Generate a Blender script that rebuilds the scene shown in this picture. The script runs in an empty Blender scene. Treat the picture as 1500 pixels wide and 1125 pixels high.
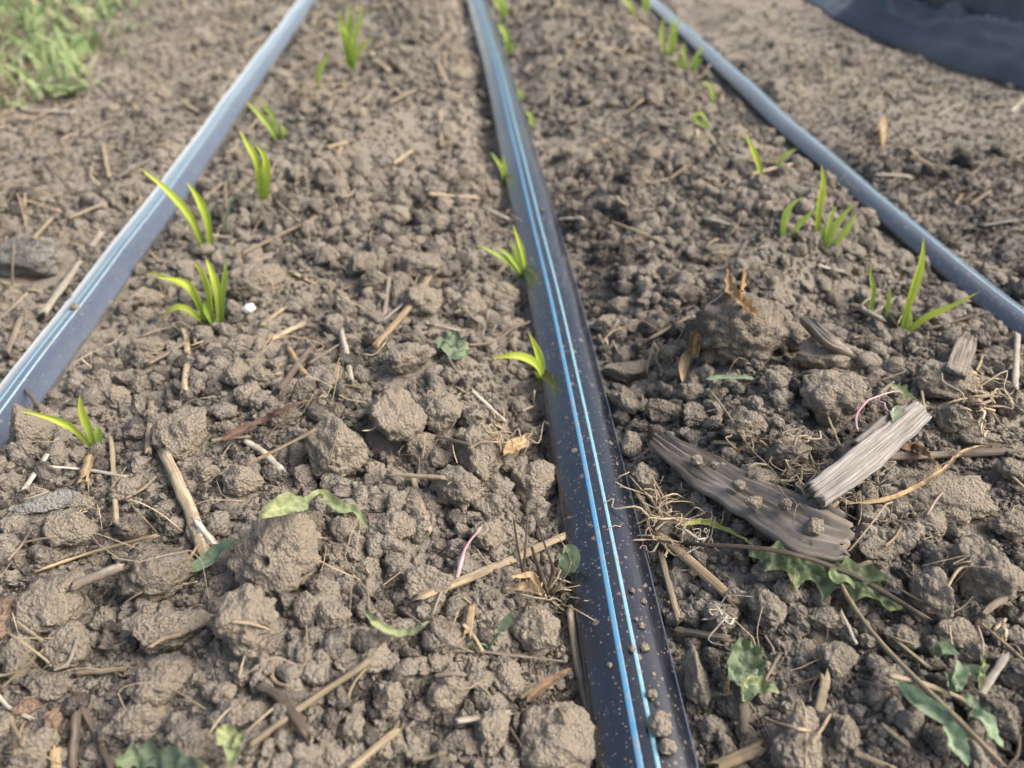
import bpy, bmesh, math, random
import numpy as np
from mathutils import Vector, Matrix

# ------------------------------------------------------------------ camera, sky, sun, exposure
sc = bpy.context.scene
R = math.radians
F = 1126.0                                   # focal length in photograph pixels (1500 wide)
PITCH, HEAD, CAM_H = R(36.64), R(4.48), 0.176
cam_d = bpy.data.cameras.new('camera')
cam = bpy.data.objects.new('camera', cam_d)
sc.collection.objects.link(cam)
cam_d.sensor_width = 36.0
cam_d.lens = 36.0 * F / 1500.0
cam_d.clip_start, cam_d.clip_end = 0.01, 500.0
cam.location = (0, 0, CAM_H)
cam.rotation_euler = (R(90) - PITCH, 0, -HEAD)
cam_d.dof.use_dof = True
cam_d.dof.focus_distance = 0.222
cam_d.dof.aperture_fstop = 11.5
sc.camera = cam

SUN_EL, SUN_AZ = R(45), R(100)               # azimuth clockwise from +Y: right and behind the camera
w = bpy.data.worlds.new('World'); sc.world = w; w.use_nodes = True
nt = w.node_tree; nt.nodes.clear()
sky = nt.nodes.new('ShaderNodeTexSky'); sky.sky_type = 'NISHITA'; sky.sun_disc = False
sky.sun_elevation = SUN_EL; sky.sun_rotation = SUN_AZ
sky.ozone_density = 0.35; sky.air_density = 1.2; sky.dust_density = 7.0
bg = nt.nodes.new('ShaderNodeBackground'); bg.inputs[1].default_value = 0.118
wo = nt.nodes.new('ShaderNodeOutputWorld')
nt.links.new(sky.outputs[0], bg.inputs[0]); nt.links.new(bg.outputs[0], wo.inputs[0])
sd = bpy.data.lights.new('sun', 'SUN'); sd.energy = 1.65; sd.angle = R(33); sd.color = (1.0, 0.97, 0.92)
sun = bpy.data.objects.new('sun', sd); sc.collection.objects.link(sun)
sdir = Vector((math.sin(SUN_AZ) * math.cos(SUN_EL), math.cos(SUN_AZ) * math.cos(SUN_EL), math.sin(SUN_EL)))
sun.rotation_euler = sdir.to_track_quat('Z', 'Y').to_euler()
sun.location = sdir * 3
sc.view_settings.view_transform = 'Standard'
sc.view_settings.look = 'None'
sc.view_settings.exposure = 1.02
sc.view_settings.gamma = 1.0
sc.cycles.max_bounces = 5

random.seed(7)
rng = np.random.default_rng(7)
C = sc.collection

# ------------------------------------------------------------------ noise (numpy)
_perm = np.random.default_rng(3).permutation(256).astype(np.int64)
_perm = np.concatenate([_perm, _perm, _perm])
_g = np.random.default_rng(4).normal(size=(256, 3)); _g /= np.linalg.norm(_g, axis=1)[:, None]
_j = np.random.default_rng(5).random((256, 3))

def perlin(p):
    i = np.floor(p).astype(np.int64); f = p - i; i &= 255
    u = f * f * f * (f * (f * 6 - 15) + 10)
    out = 0
    for dx in (0, 1):
        for dy in (0, 1):
            for dz in (0, 1):
                h = _perm[_perm[_perm[(i[:, 0] + dx) & 255] + ((i[:, 1] + dy) & 255)] + ((i[:, 2] + dz) & 255)]
                g = _g[h]
                d = (f[:, 0] - dx) * g[:, 0] + (f[:, 1] - dy) * g[:, 1] + (f[:, 2] - dz) * g[:, 2]
                wt = (u[:, 0] if dx else 1 - u[:, 0]) * (u[:, 1] if dy else 1 - u[:, 1]) * (u[:, 2] if dz else 1 - u[:, 2])
                out = out + wt * d
    return out * 1.6

def worley(p, flat=False):
    i = np.floor(p).astype(np.int64); f = p - i
    f1 = np.full(len(p), 9.0)
    for dx in (-1, 0, 1):
        for dy in (-1, 0, 1):
            for dz in ((0,) if flat else (-1, 0, 1)):
                h = _perm[_perm[_perm[(i[:, 0] + dx) & 255] + ((i[:, 1] + dy) & 255)] + ((i[:, 2] + dz) & 255)]
                j = _j[h]
                d = (dx + j[:, 0] - f[:, 0]) ** 2 + (dy + j[:, 1] - f[:, 1]) ** 2
                if not flat:
                    d = d + (dz + j[:, 2] - f[:, 2]) ** 2
                f1 = np.minimum(f1, d)
    return np.sqrt(f1)

def sstep(a, b, x):
    t = np.clip((x - a) / (b - a), 0, 1)
    return t * t * (3 - 2 * t)

# ------------------------------------------------------------------ from a place in the photograph to a point on the bed
CAMP = np.array([0, 0, CAM_H])
FWD = np.array([math.sin(HEAD) * math.cos(PITCH), math.cos(HEAD) * math.cos(PITCH), -math.sin(PITCH)])
RGT = np.array([math.cos(HEAD), -math.sin(HEAD), 0])
UPV = np.array([math.sin(HEAD) * math.sin(PITCH), math.cos(HEAD) * math.sin(PITCH), math.cos(PITCH)])
FH = np.array([math.sin(HEAD), math.cos(HEAD), 0])

def ray(px, py):
    return FWD + RGT * ((px - 750) / F) - UPV * ((py - 562.5) / F)

def plane_pt(px, py, z=0.0):
    d = ray(px, py); t = (CAM_H - z) / -d[2]
    return CAMP + d * t

def depth(p):
    return float(np.dot(np.asarray(p) - CAMP, FWD))

# ------------------------------------------------------------------ tape lines
def tape_line(pix, z=0.004):
    pts = np.array([plane_pt(x, y, z) for x, y in pix]); pts = pts[np.argsort(pts[:, 1])]
    d0 = (pts[1] - pts[0]) / (pts[1, 1] - pts[0, 1]); d1 = (pts[-1] - pts[-3]) / (pts[-1, 1] - pts[-3, 1])
    far = []
    for dy in (0.4, 1.5, 4.0): far.append(pts[-1] + d1 * dy)
    pts = np.vstack([pts[0] - d0 * 0.35, pts, far])
    ys = np.linspace(pts[0, 1], pts[-1, 1], 3000); xs = np.interp(ys, pts[:, 1], pts[:, 0])
    k = np.ones(61) / 61
    pad = np.concatenate([xs[0] + (np.arange(-60, 0)) * (xs[1] - xs[0]), xs, xs[-1] + np.arange(1, 61) * (xs[-1] - xs[-2])])
    xs = np.convolve(np.convolve(pad, k, 'same'), k, 'same')[60:-60]
    return ys, xs
TM = tape_line([(953, 1125), (881, 750), (846, 575), (817, 442), (801, 375), (768, 250), (731, 100), (700, 0)])
TL = tape_line([(28, 560), (92, 475), (172, 375), (266, 250), (356, 125), (447, 0)])
TR = tape_line([(1500, 473), (1375, 375), (1270, 284), (1170, 200), (1000, 43), (957, 3)])
def xm(y): return np.interp(y, *TM)
def xl(y): return np.interp(y, *TL)
def xr(y): return np.interp(y, *TR)
_e = np.array([plane_pt(x, y) for x, y in ((1640, 210), (1500, 152), (1400, 118), (1300, 80), (1240, 52), (1160, -6))])
_e = _e[np.argsort(_e[:, 1])]
def xe(y):
    s = (_e[-1, 0] - _e[-3, 0]) / (_e[-1, 1] - _e[-3, 1])
    return np.where(y > _e[-1, 1], _e[-1, 0] + (y - _e[-1, 1]) * s, np.interp(y, _e[:, 1], _e[:, 0]))
WM, WL, WR = 0.0116, 0.0100, 0.0080           # half widths

# ------------------------------------------------------------------ height of the soil
def H(x, y, full=True):
    x = np.atleast_1d(np.asarray(x, float)); y = np.atleast_1d(np.asarray(y, float))
    p = np.stack([x, y, np.zeros_like(x)], 1)
    a, b, c, e = xl(y), xm(y), xr(y), xe(y)
    u = np.clip((x - a) / (b - a), 0, 1); v = np.clip((x - b) / (c - b), 0, 1)
    m = 0.008 * np.sin(np.pi * u) ** 1.5 + 0.011 * np.sin(np.pi * v) ** 1.3
    m -= 0.009 * np.exp(-((x - b + 0.019) / 0.011) ** 2)
    m -= 0.006 * np.exp(-((x - c + 0.022) / 0.012) ** 2)
    m -= 0.004 * np.exp(-((x - b - 0.020) / 0.012) ** 2)
    m += 0.006 * sstep(0.02, 0.07, x - c)
    m -= 0.055 * sstep(-0.01, 0.10, x - e)
    m -= 0.003 * sstep(0, 0.05, a - x)
    # cloddy where it was dug, finer out to the sides and far off
    k = 1 - 0.75 * sstep(0.015, 0.06, x - c) - 0.45 * sstep(0.01, 0.06, a - x)
    k = np.clip(k, 0.2, 1)
    z = m + 0.008 * k * perlin(p * 11 + 5.3) + 0.006 * k * perlin(p * 27 + 1.7)
    w1 = worley(p * 34 + 9.1, True); z = z + 0.0045 * k * (np.sqrt(np.clip(1 - w1 * w1, 0, 1)) - 0.6) - 0.002 * k
    if full:
        w2 = worley(p * 95 + 2.1, True); z = z + 0.0032 * k * (np.sqrt(np.clip(1 - w2 * w2, 0, 1)) - 0.6)
        w3 = worley(p * 260 + 4.4, True); z = z + 0.0013 * (np.sqrt(np.clip(1 - w3 * w3, 0, 1)) - 0.6)
        z = z + 0.0007 * perlin(p * 420)
    for t, hw in ((a, WL), (b, WM), (c, WR)):
        d = np.abs(x - t); q = 1 - sstep(hw + 0.0005, hw + 0.011, d)
        z = z * (1 - q) + np.minimum(z, -0.0015) * q
    return z

SURF = H                                      # later: the soil with its crumbs and clods
_T = np.concatenate([np.linspace(0.06, 0.5, 700), np.linspace(0.5, 1.6, 500)[1:]])
def gp(px, py, dh=0.0):
    d = ray(px, py)
    P = CAMP[None] + d[None] * _T[:, None]
    below = P[:, 2] < SURF(P[:, 0], P[:, 1]) + dh
    i = int(np.argmax(below)) if below.any() else len(_T) - 1
    return P[i]

def on_plane(px, py, base, lean=0.0):
    """where the sight line meets an upright plane through base (leaning away from us by lean per unit height)"""
    d = ray(px, py)
    n = FH - np.array([0, 0, lean])
    t = np.dot(np.asarray(base) - CAMP, n) / np.dot(d, n)
    return CAMP + d * t

# ------------------------------------------------------------------ materials
def M(name):
    m = bpy.data.materials.new(name); m.use_nodes = True
    t = m.node_tree; t.nodes.clear()
    return m, t, t.nodes, t.links
def N(nodes, typ, **kw):
    n = nodes.new(typ)
    for k, v in kw.items(): setattr(n, k, v)
    return n
def ramp(nodes, stops):
    r = nodes.new('ShaderNodeValToRGB'); e = r.color_ramp.elements
    while len(e) < len(stops): e.new(0.5)
    for i, (p, c) in enumerate(stops):
        e[i].position = p; e[i].color = (*c, 1)
    return r
def noise(nodes, links, vec, scale, detail=4, rough=0.6):
    n = nodes.new('ShaderNodeTexNoise'); n.inputs['Scale'].default_value = scale
    n.inputs['Detail'].default_value = detail; n.inputs['Roughness'].default_value = rough
    links.new(vec, n.inputs['Vector']); return n
def mixc(nodes, links, fac, a, b, mode='MIX'):
    n = nodes.new('ShaderNodeMix'); n.data_type = 'RGBA'; n.blend_type = mode
    for s, v in ((n.inputs[0], fac), (n.inputs[6], a), (n.inputs[7], b)):
        if hasattr(v, 'node'): links.new(v, s)
        else: s.default_value = v if not isinstance(v, tuple) else (*v, 1)
    return n.outputs[2]

DARK_SPOTS = [plane_pt(872, 390), plane_pt(752, 600)]  # centres of the darker soil patches either side of the middle tape
def soil_material(name, tint=(1, 1, 1), light=0.0):
    m, t, n, l = M(name)
    geo = n.new('ShaderNodeNewGeometry'); pos = geo.outputs['Position']
    oi = n.new('ShaderNodeObjectInfo')
    vast = noise(n, l, pos, 9, 3); big = noise(n, l, pos, 45, 3); mid = noise(n, l, pos, 260, 4, 0.65); fine = noise(n, l, pos, 1300, 3, 0.7)
    a = n.new('ShaderNodeMath'); a.operation = 'MULTIPLY_ADD'; l.new(mid.outputs[0], a.inputs[0]); a.inputs[1].default_value = 0.55
    va = n.new('ShaderNodeMath'); va.operation = 'MULTIPLY_ADD'; l.new(vast.outputs[0], va.inputs[0]); va.inputs[1].default_value = 0.5; va.inputs[2].default_value = -0.25
    vb = n.new('ShaderNodeMath'); vb.operation = 'ADD'; l.new(va.outputs[0], vb.inputs[0]); l.new(big.outputs[0], vb.inputs[1]); l.new(vb.outputs[0], a.inputs[2])
    b = n.new('ShaderNodeMath'); b.operation = 'MULTIPLY_ADD'; l.new(fine.outputs[0], b.inputs[0]); b.inputs[1].default_value = 0.50; l.new(a.outputs[0], b.inputs[2])
    c = n.new('ShaderNodeMath'); c.operation = 'MULTIPLY_ADD'; l.new(oi.outputs['Random'], c.inputs[0]); c.inputs[1].default_value = 0.52; l.new(b.outputs[0], c.inputs[2])
    d = n.new('ShaderNodeMath'); d.operation = 'MULTIPLY'; l.new(c.outputs[0], d.inputs[0]); d.inputs[1].default_value = 0.76
    def T(c): return tuple(min(1, x * y * q) for x, y, q in zip(c, tint, (0.995, 1.01, 1.03)))
    r = ramp(n, [(0.42 - light, T((0.036, 0.0325, 0.0295))), (0.66 - light, T((0.088, 0.0780, 0.0690))), (0.82 - light, T((0.178, 0.156, 0.133))), (1.0 - light, T((0.345, 0.302, 0.248)))])
    l.new(d.outputs[0], r.inputs[0])
    # small pale mineral grains and dark organic specks
    vo = n.new('ShaderNodeTexVoronoi'); vo.inputs['Scale'].default_value = 900; l.new(pos, vo.inputs['Vector'])
    sp = n.new('ShaderNodeMath'); sp.operation = 'LESS_THAN'; l.new(vo.outputs['Distance'], sp.inputs[0]); sp.inputs[1].default_value = 0.17
    hs = n.new('ShaderNodeSeparateColor'); l.new(vo.outputs['Color'], hs.inputs[0])
    s2 = n.new('ShaderNodeMath'); s2.operation = 'GREATER_THAN'; l.new(hs.outputs[0], s2.inputs[0]); s2.inputs[1].default_value = 0.62
    s3 = n.new('ShaderNodeMath'); s3.operation = 'MULTIPLY'; l.new(sp.outputs[0], s3.inputs[0]); l.new(s2.outputs[0], s3.inputs[1])
    s4 = n.new('ShaderNodeMath'); s4.operation = 'MULTIPLY'; l.new(s3.outputs[0], s4.inputs[0]); s4.inputs[1].default_value = 0.55
    sr = ramp(n, [(0.0, (0.04, 0.03, 0.025)), (0.5, (0.05, 0.04, 0.03)), (0.55, (0.42, 0.36, 0.28)), (1, (0.5, 0.44, 0.36))]); l.new(hs.outputs[1], sr.inputs[0])
    col = mixc(n, l, s4.outputs[0], r.outputs[0], sr.outputs[0])
    for (dx_, dy_, rad) in ((DARK_SPOTS[0][0], DARK_SPOTS[0][1], 0.040), (DARK_SPOTS[1][0], DARK_SPOTS[1][1], 0.026)):
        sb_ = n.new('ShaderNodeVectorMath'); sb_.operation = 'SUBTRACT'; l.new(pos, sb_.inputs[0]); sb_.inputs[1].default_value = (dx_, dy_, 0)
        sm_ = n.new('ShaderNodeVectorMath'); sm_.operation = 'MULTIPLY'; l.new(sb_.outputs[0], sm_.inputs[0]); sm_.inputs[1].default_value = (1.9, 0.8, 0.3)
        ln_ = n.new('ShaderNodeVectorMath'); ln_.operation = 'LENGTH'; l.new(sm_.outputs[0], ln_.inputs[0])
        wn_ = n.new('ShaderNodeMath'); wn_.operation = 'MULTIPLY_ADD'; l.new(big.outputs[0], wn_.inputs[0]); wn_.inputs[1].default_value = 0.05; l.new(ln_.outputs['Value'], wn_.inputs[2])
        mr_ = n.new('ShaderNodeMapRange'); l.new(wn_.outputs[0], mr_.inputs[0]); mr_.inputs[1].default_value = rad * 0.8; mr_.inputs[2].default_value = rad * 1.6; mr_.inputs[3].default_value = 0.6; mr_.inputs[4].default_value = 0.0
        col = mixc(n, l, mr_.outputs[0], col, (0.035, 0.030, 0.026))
    bs = n.new('ShaderNodeBsdfPrincipled'); l.new(col, bs.inputs['Base Color'])
    bs.inputs['Roughness'].default_value = 0.95; bs.inputs['Specular IOR Level'].default_value = 0.2
    bsum = n.new('ShaderNodeMath'); bsum.operation = 'MULTIPLY_ADD'; l.new(fine.outputs[0], bsum.inputs[0]); bsum.inputs[1].default_value = 0.5
    f2 = noise(n, l, pos, 950, 4, 0.7); l.new(f2.outputs[0], bsum.inputs[2])
    v2 = n.new('ShaderNodeTexVoronoi'); v2.inputs['Scale'].default_value = 1050; l.new(pos, v2.inputs['Vector'])
    b3 = n.new('ShaderNodeMath'); b3.operation = 'MULTIPLY_ADD'; l.new(v2.outputs['Distance'], b3.inputs[0]); b3.inputs[1].default_value = -0.55; l.new(bsum.outputs[0], b3.inputs[2]); bsum = b3
    bu = n.new('ShaderNodeBump'); bu.inputs['Strength'].default_value = 1.0; bu.inputs['Distance'].default_value = 0.0020
    l.new(bsum.outputs[0], bu.inputs['Height']); l.new(bu.outputs[0], bs.inputs['Normal'])
    o = n.new('ShaderNodeOutputMaterial'); l.new(bs.outputs[0], o.inputs[0])
    return m

def fibre_material(name, c0, c1, c2, rough=0.75, transl=0.0, stripes=14.0, dirt=0.5):
    """straw, stalk, wood: UV u round the stalk, v along it in metres"""
    m, t, n, l = M(name)
    uv = n.new('ShaderNodeUVMap'); uv.uv_map = 'UVMap'
    geo = n.new('ShaderNodeNewGeometry'); oi = n.new('ShaderNodeObjectInfo')
    mp = n.new('ShaderNodeMapping'); mp.inputs['Scale'].default_value = (stripes, 60, 1); l.new(uv.outputs[0], mp.inputs[0])
    ad = n.new('ShaderNodeVectorMath'); ad.operation = 'ADD'; l.new(mp.outputs[0], ad.inputs[0])
    cx = n.new('ShaderNodeCombineXYZ'); mu = n.new('ShaderNodeMath'); mu.operation = 'MULTIPLY'; mu.inputs[1].default_value = 37.0
    l.new(oi.outputs['Random'], mu.inputs[0]); l.new(mu.outputs[0], cx.inputs[2]); l.new(cx.outputs[0], ad.inputs[1])
    f = noise(n, l, ad.outputs[0], 1.0, 4, 0.6)
    r = ramp(n, [(0.30, c0), (0.5, c1), (0.70, c2)]); l.new(f.outputs[0], r.inputs[0])
    hv = n.new('ShaderNodeHueSaturation'); l.new(r.outputs[0], hv.inputs['Color'])
    mv = n.new('ShaderNodeMapRange'); l.new(oi.outputs['Random'], mv.inputs[0]); mv.inputs[3].default_value = 0.7; mv.inputs[4].default_value = 1.2
    l.new(mv.outputs[0], hv.inputs['Value'])
    dn = noise(n, l, geo.outputs['Position'], 220, 4, 0.7)
    dr = ramp(n, [(0.50, (0, 0, 0)), (0.68, (dirt, dirt, dirt))]); l.new(dn.outputs[0], dr.inputs[0])
    col = mixc(n, l, dr.outputs[0], hv.outputs[0], (0.16, 0.125, 0.09))
    bs = n.new('ShaderNodeBsdfPrincipled'); l.new(col, bs.inputs['Base Color'])
    bs.inputs['Roughness'].default_value = rough; bs.inputs['Specular IOR Level'].default_value = 0.3
    bu = n.new('ShaderNodeBump'); bu.inputs['Strength'].default_value = 0.7; bu.inputs['Distance'].default_value = 0.0005
    l.new(f.outputs[0], bu.inputs['Height']); l.new(bu.outputs[0], bs.inputs['Normal'])
    o = n.new('ShaderNodeOutputMaterial'); l.new(bs.outputs[0], o.inputs[0])
    return m

def leaf_material(name, cb, ct, cv=None, transl=0.35, vein=6.0, rough=0.45, spec=0.4):
    """leaf: UV u across 0..1, v base to tip 0..1"""
    m, t, n, l = M(name)
    uv = n.new('ShaderNodeUVMap'); uv.uv_map = 'UVMap'
    sx = n.new('ShaderNodeSeparateXYZ'); l.new(uv.outputs[0], sx.inputs[0])
    geo = n.new('ShaderNodeNewGeometry'); oi = n.new('ShaderNodeObjectInfo')
    r = ramp(n, [(0.0, cb), (0.3, tuple((a * 0.45 + b * 0.55) for a, b in zip(cb, ct))), (1.0, ct)]); l.new(sx.outputs[1], r.inputs[0])
    mp = n.new('ShaderNodeMapping'); mp.inputs['Scale'].default_value = (vein, 1.2, 1); l.new(uv.outputs[0], mp.inputs[0])
    f = noise(n, l, mp.outputs[0], 2.2, 3, 0.6)
    pn = noise(n, l, geo.outputs['Position'], 330, 3, 0.6)
    hv = n.new('ShaderNodeHueSaturation'); l.new(r.outputs[0], hv.inputs['Color'])
    mv = n.new('ShaderNodeMapRange'); l.new(f.outputs[0], mv.inputs[0]); mv.inputs[1].default_value = 0.3; mv.inputs[2].default_value = 0.7; mv.inputs[3].default_value = 0.82; mv.inputs[4].default_value = 1.18
    l.new(mv.outputs[0], hv.inputs['Value'])
    col = hv.outputs[0]
    # midrib and a paler tip
    ab = n.new('ShaderNodeMath'); ab.operation = 'SUBTRACT'; l.new(sx.outputs[0], ab.inputs[0]); ab.inputs[1].default_value = 0.5
    ab2 = n.new('ShaderNodeMath'); ab2.operation = 'ABSOLUTE'; l.new(ab.outputs[0], ab2.inputs[0])
    rb = ramp(n, [(0.0, (0.5, 0.5, 0.5)), (0.05, (0, 0, 0))]); l.new(ab2.outputs[0], rb.inputs[0])
    col = mixc(n, l, rb.outputs[0], col, tuple(min(1, c_ * 1.5 + 0.03) for c_ in ct))
    tp = ramp(n, [(0.90, (0, 0, 0)), (1.0, (0.8, 0.8, 0.8))]); l.new(sx.outputs[1], tp.inputs[0])
    col = mixc(n, l, tp.outputs[0], col, (0.40, 0.36, 0.14))
    if cv:
        vr = ramp(n, [(0.48, (0, 0, 0)), (0.62, (0.9, 0.9, 0.9))]); l.new(pn.outputs[0], vr.inputs[0])
        col = mixc(n, l, vr.outputs[0], col, cv)
    bs = n.new('ShaderNodeBsdfPrincipled'); l.new(col, bs.inputs['Base Color']); bs.inputs['Roughness'].default_value = rough
    bs.inputs['Specular IOR Level'].default_value = spec
    tr = n.new('ShaderNodeBsdfTranslucent'); l.new(col, tr.inputs[0])
    bu = n.new('ShaderNodeBump'); bu.inputs['Strength'].default_value = 0.35; bu.inputs['Distance'].default_value = 0.0004
    l.new(f.outputs[0], bu.inputs['Height']); l.new(bu.outputs[0], bs.inputs['Normal'])
    mx = n.new('ShaderNodeMixShader'); mx.inputs[0].default_value = transl
    l.new(bs.outputs[0], mx.inputs[1]); l.new(tr.outputs[0], mx.inputs[2])
    o = n.new('ShaderNodeOutputMaterial'); l.new(mx.outputs[0], o.inputs[0])
    return m

def tape_material(name, base=(0.006, 0.008, 0.016), dusty=0.0):
    m, t, n, l = M(name)
    geo = n.new('ShaderNodeNewGeometry'); pos = geo.outputs['Position']
    # splashed specks of dry soil: three sizes of dots, gathered in drifts
    drift = noise(n, l, pos, 18, 3, 0.6); dm = ramp(n, [(0.36, (0.35, 0.35, 0.35)), (0.60, (1, 1, 1))]); l.new(drift.outputs[0], dm.inputs[0])
    tot = None
    for sc_, th, keep in ((240, 0.16, 0.58), (520, 0.19, 0.46), (1100, 0.22, 0.48)):
        wob = noise(n, l, pos, sc_ * 2.5, 2, 0.6)
        ad = n.new('ShaderNodeVectorMath'); ad.operation = 'MULTIPLY_ADD'; l.new(wob.outputs['Color'], ad.inputs[0])
        ad.inputs[1].default_value = (0.35 / sc_,) * 3; l.new(pos, ad.inputs[2])
        vo = n.new('ShaderNodeTexVoronoi'); vo.inputs['Scale'].default_value = sc_; l.new(ad.outputs[0], vo.inputs['Vector'])
        hs = n.new('ShaderNodeSeparateColor'); l.new(vo.outputs['Color'], hs.inputs[0])
        gt = n.new('ShaderNodeMath'); gt.operation = 'GREATER_THAN'; l.new(hs.outputs[0], gt.inputs[0]); gt.inputs[1].default_value = keep
        szv = n.new('ShaderNodeMath'); szv.operation = 'MULTIPLY'; l.new(hs.outputs[1], szv.inputs[0]); szv.inputs[1].default_value = th * 1.6
        lt = n.new('ShaderNodeMath'); lt.operation = 'LESS_THAN'; l.new(vo.outputs['Distance'], lt.inputs[0]); l.new(szv.outputs[0], lt.inputs[1])
        mm = n.new('ShaderNodeMath'); mm.operation = 'MULTIPLY'; l.new(gt.outputs[0], mm.inputs[0]); l.new(lt.outputs[0], mm.inputs[1])
        if tot is None: tot = mm.outputs[0]
        else:
            mx = n.new('ShaderNodeMath'); mx.operation = 'MAXIMUM'; l.new(tot, mx.inputs[0]); l.new(mm.outputs[0], mx.inputs[1]); tot = mx.outputs[0]
    am = n.new('ShaderNodeMath'); am.operation = 'MULTIPLY'; l.new(tot, am.inputs[0]); l.new(dm.outputs[0], am.inputs[1])
    am2 = n.new('ShaderNodeMath'); am2.operation = 'MULTIPLY'; l.new(am.outputs[0], am2.inputs[0]); am2.inputs[1].default_value = 0.72
    # thin even dust
    du = noise(n, l, pos, 70, 6, 0.75); dur = ramp(n, [(0.42, (0, 0, 0)), (0.8, (0.045 + dusty,) * 3)]); l.new(du.outputs[0], dur.inputs[0])
    c1 = mixc(n, l, dur.outputs[0], base, (0.16, 0.175, 0.21))
    col = mixc(n, l, am2.outputs[0], c1, (0.30, 0.245, 0.19))
    bs = n.new('ShaderNodeBsdfPrincipled'); l.new(col, bs.inputs['Base Color'])
    rr = n.new('ShaderNodeMapRange'); l.new(du.outputs[0], rr.inputs[0]); rr.inputs[3].default_value = 0.20; rr.inputs[4].default_value = 0.40
    ra = n.new('ShaderNodeMath'); ra.operation = 'ADD'; l.new(rr.outputs[0], ra.inputs[0]); l.new(am2.outputs[0], ra.inputs[1])
    l.new(ra.outputs[0], bs.inputs['Roughness']); bs.inputs['Specular IOR Level'].default_value = 0.6
    bs.inputs['Coat Weight'].default_value = 0.9; bs.inputs['Coat Roughness'].default_value = 0.2; bs.inputs['Coat IOR'].default_value = 1.55
    bs.inputs['Sheen Weight'].default_value = min(1.0, 0.8 + 4 * dusty); bs.inputs['Sheen Roughness'].default_value = 0.22 + 1.5 * dusty; bs.inputs['Sheen Tint'].default_value = (0.80, 0.90, 1.0, 1)
    # fine lengthways draw lines
    mp = n.new('ShaderNodeMapping'); mp.inputs['Scale'].default_value = (1500, 18, 200); l.new(pos, mp.inputs[0])
    dl = noise(n, l, mp.outputs[0], 1.0, 2, 0.5)
    bm_ = n.new('ShaderNodeMath'); bm_.operation = 'MULTIPLY_ADD'; l.new(am2.outputs[0], bm_.inputs[0]); bm_.inputs[1].default_value = 2.0; l.new(dl.outputs[0], bm_.inputs[2])
    bu = n.new('ShaderNodeBump'); bu.inputs['Strength'].default_value = 0.25; bu.inputs['Distance'].default_value = 0.0003
    l.new(bm_.outputs[0], bu.inputs['Height']); l.new(bu.outputs[0], bs.inputs['Normal'])
    o = n.new('ShaderNodeOutputMaterial'); l.new(bs.outputs[0], o.inputs[0])
    return m

def sheet_material(name):
    m, t, n, l = M(name)
    geo = n.new('ShaderNodeNewGeometry'); pos = geo.outputs['Position']
    nz = noise(n, l, pos, 14, 5, 0.65)
    r = ramp(n, [(0.3, (0.014, 0.018, 0.025)), (0.7, (0.050, 0.059, 0.078))]); l.new(nz.outputs[0], r.inputs[0])
    wv = n.new('ShaderNodeTexWave'); wv.inputs['Scale'].default_value = 260; wv.inputs['Distortion'].default_value = 0.6; l.new(pos, wv.inputs['Vector'])
    bs = n.new('ShaderNodeBsdfPrincipled'); l.new(r.outputs[0], bs.inputs['Base Color'])
    bs.inputs['Roughness'].default_value = 0.30; bs.inputs['Specular IOR Level'].default_value = 1.0
    bs.inputs['Sheen Weight'].default_value = 0.9; bs.inputs['Sheen Roughness'].default_value = 0.25; bs.inputs['Sheen Tint'].default_value = (0.8, 0.9, 1, 1)
    bu = n.new('ShaderNodeBump'); bu.inputs['Strength'].default_value = 0.3; bu.inputs['Distance'].default_value = 0.0006
    l.new(wv.outputs[0], bu.inputs['Height'])
    n2 = noise(n, l, pos, 55, 5, 0.6)
    b2 = n.new('ShaderNodeBump'); b2.inputs['Strength'].default_value = 0.25; b2.inputs['Distance'].default_value = 0.004
    l.new(n2.outputs[0], b2.inputs['Height']); l.new(bu.outputs[0], b2.inputs['Normal']); l.new(b2.outputs[0], bs.inputs['Normal'])
    o = n.new('ShaderNodeOutputMaterial'); l.new(bs.outputs[0], o.inputs[0])
    return m

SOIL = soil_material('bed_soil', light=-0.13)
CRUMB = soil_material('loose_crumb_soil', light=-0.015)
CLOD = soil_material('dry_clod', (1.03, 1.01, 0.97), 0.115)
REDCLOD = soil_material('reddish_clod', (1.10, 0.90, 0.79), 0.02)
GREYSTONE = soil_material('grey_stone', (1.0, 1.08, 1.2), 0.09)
STRAW = fibre_material('pale_straw', (0.17, 0.130, 0.082), (0.34, 0.275, 0.185), (0.50, 0.43, 0.31))
WHITE_STRAW = fibre_material('bleached_straw', (0.27, 0.24, 0.19), (0.43, 0.39, 0.325), (0.58, 0.545, 0.48), dirt=0.5)
TAN = fibre_material('tan_stalk', (0.19, 0.135, 0.078), (0.34, 0.255, 0.155), (0.48, 0.38, 0.25))
GREYSTK = fibre_material('weathered_stalk', (0.10, 0.082, 0.066), (0.21, 0.175, 0.14), (0.36, 0.31, 0.25))
DARKSTK = fibre_material('dark_stalk', (0.045, 0.033, 0.026), (0.10, 0.078, 0.062), (0.18, 0.145, 0.12))
WOOD = fibre_material('grey_wood', (0.085, 0.080, 0.075), (0.23, 0.217, 0.203), (0.41, 0.39, 0.37), stripes=26, dirt=0.3)
BARK = fibre_material('bark', (0.13, 0.113, 0.097), (0.23, 0.203, 0.175), (0.33, 0.295, 0.26), stripes=8, dirt=0.95)
ROOT = fibre_material('root', (0.28, 0.21, 0.13), (0.44, 0.35, 0.24), (0.60, 0.51, 0.38), dirt=0.3)
SPROUT = leaf_material('sprout_green', (0.19, 0.30, 0.040), (0.60, 0.70, 0.11), None, 0.40, rough=0.55, spec=0.3)
SPROUT_DK = leaf_material('sprout_deep_green', (0.14, 0.24, 0.04), (0.38, 0.52, 0.10), None, 0.35)
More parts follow.
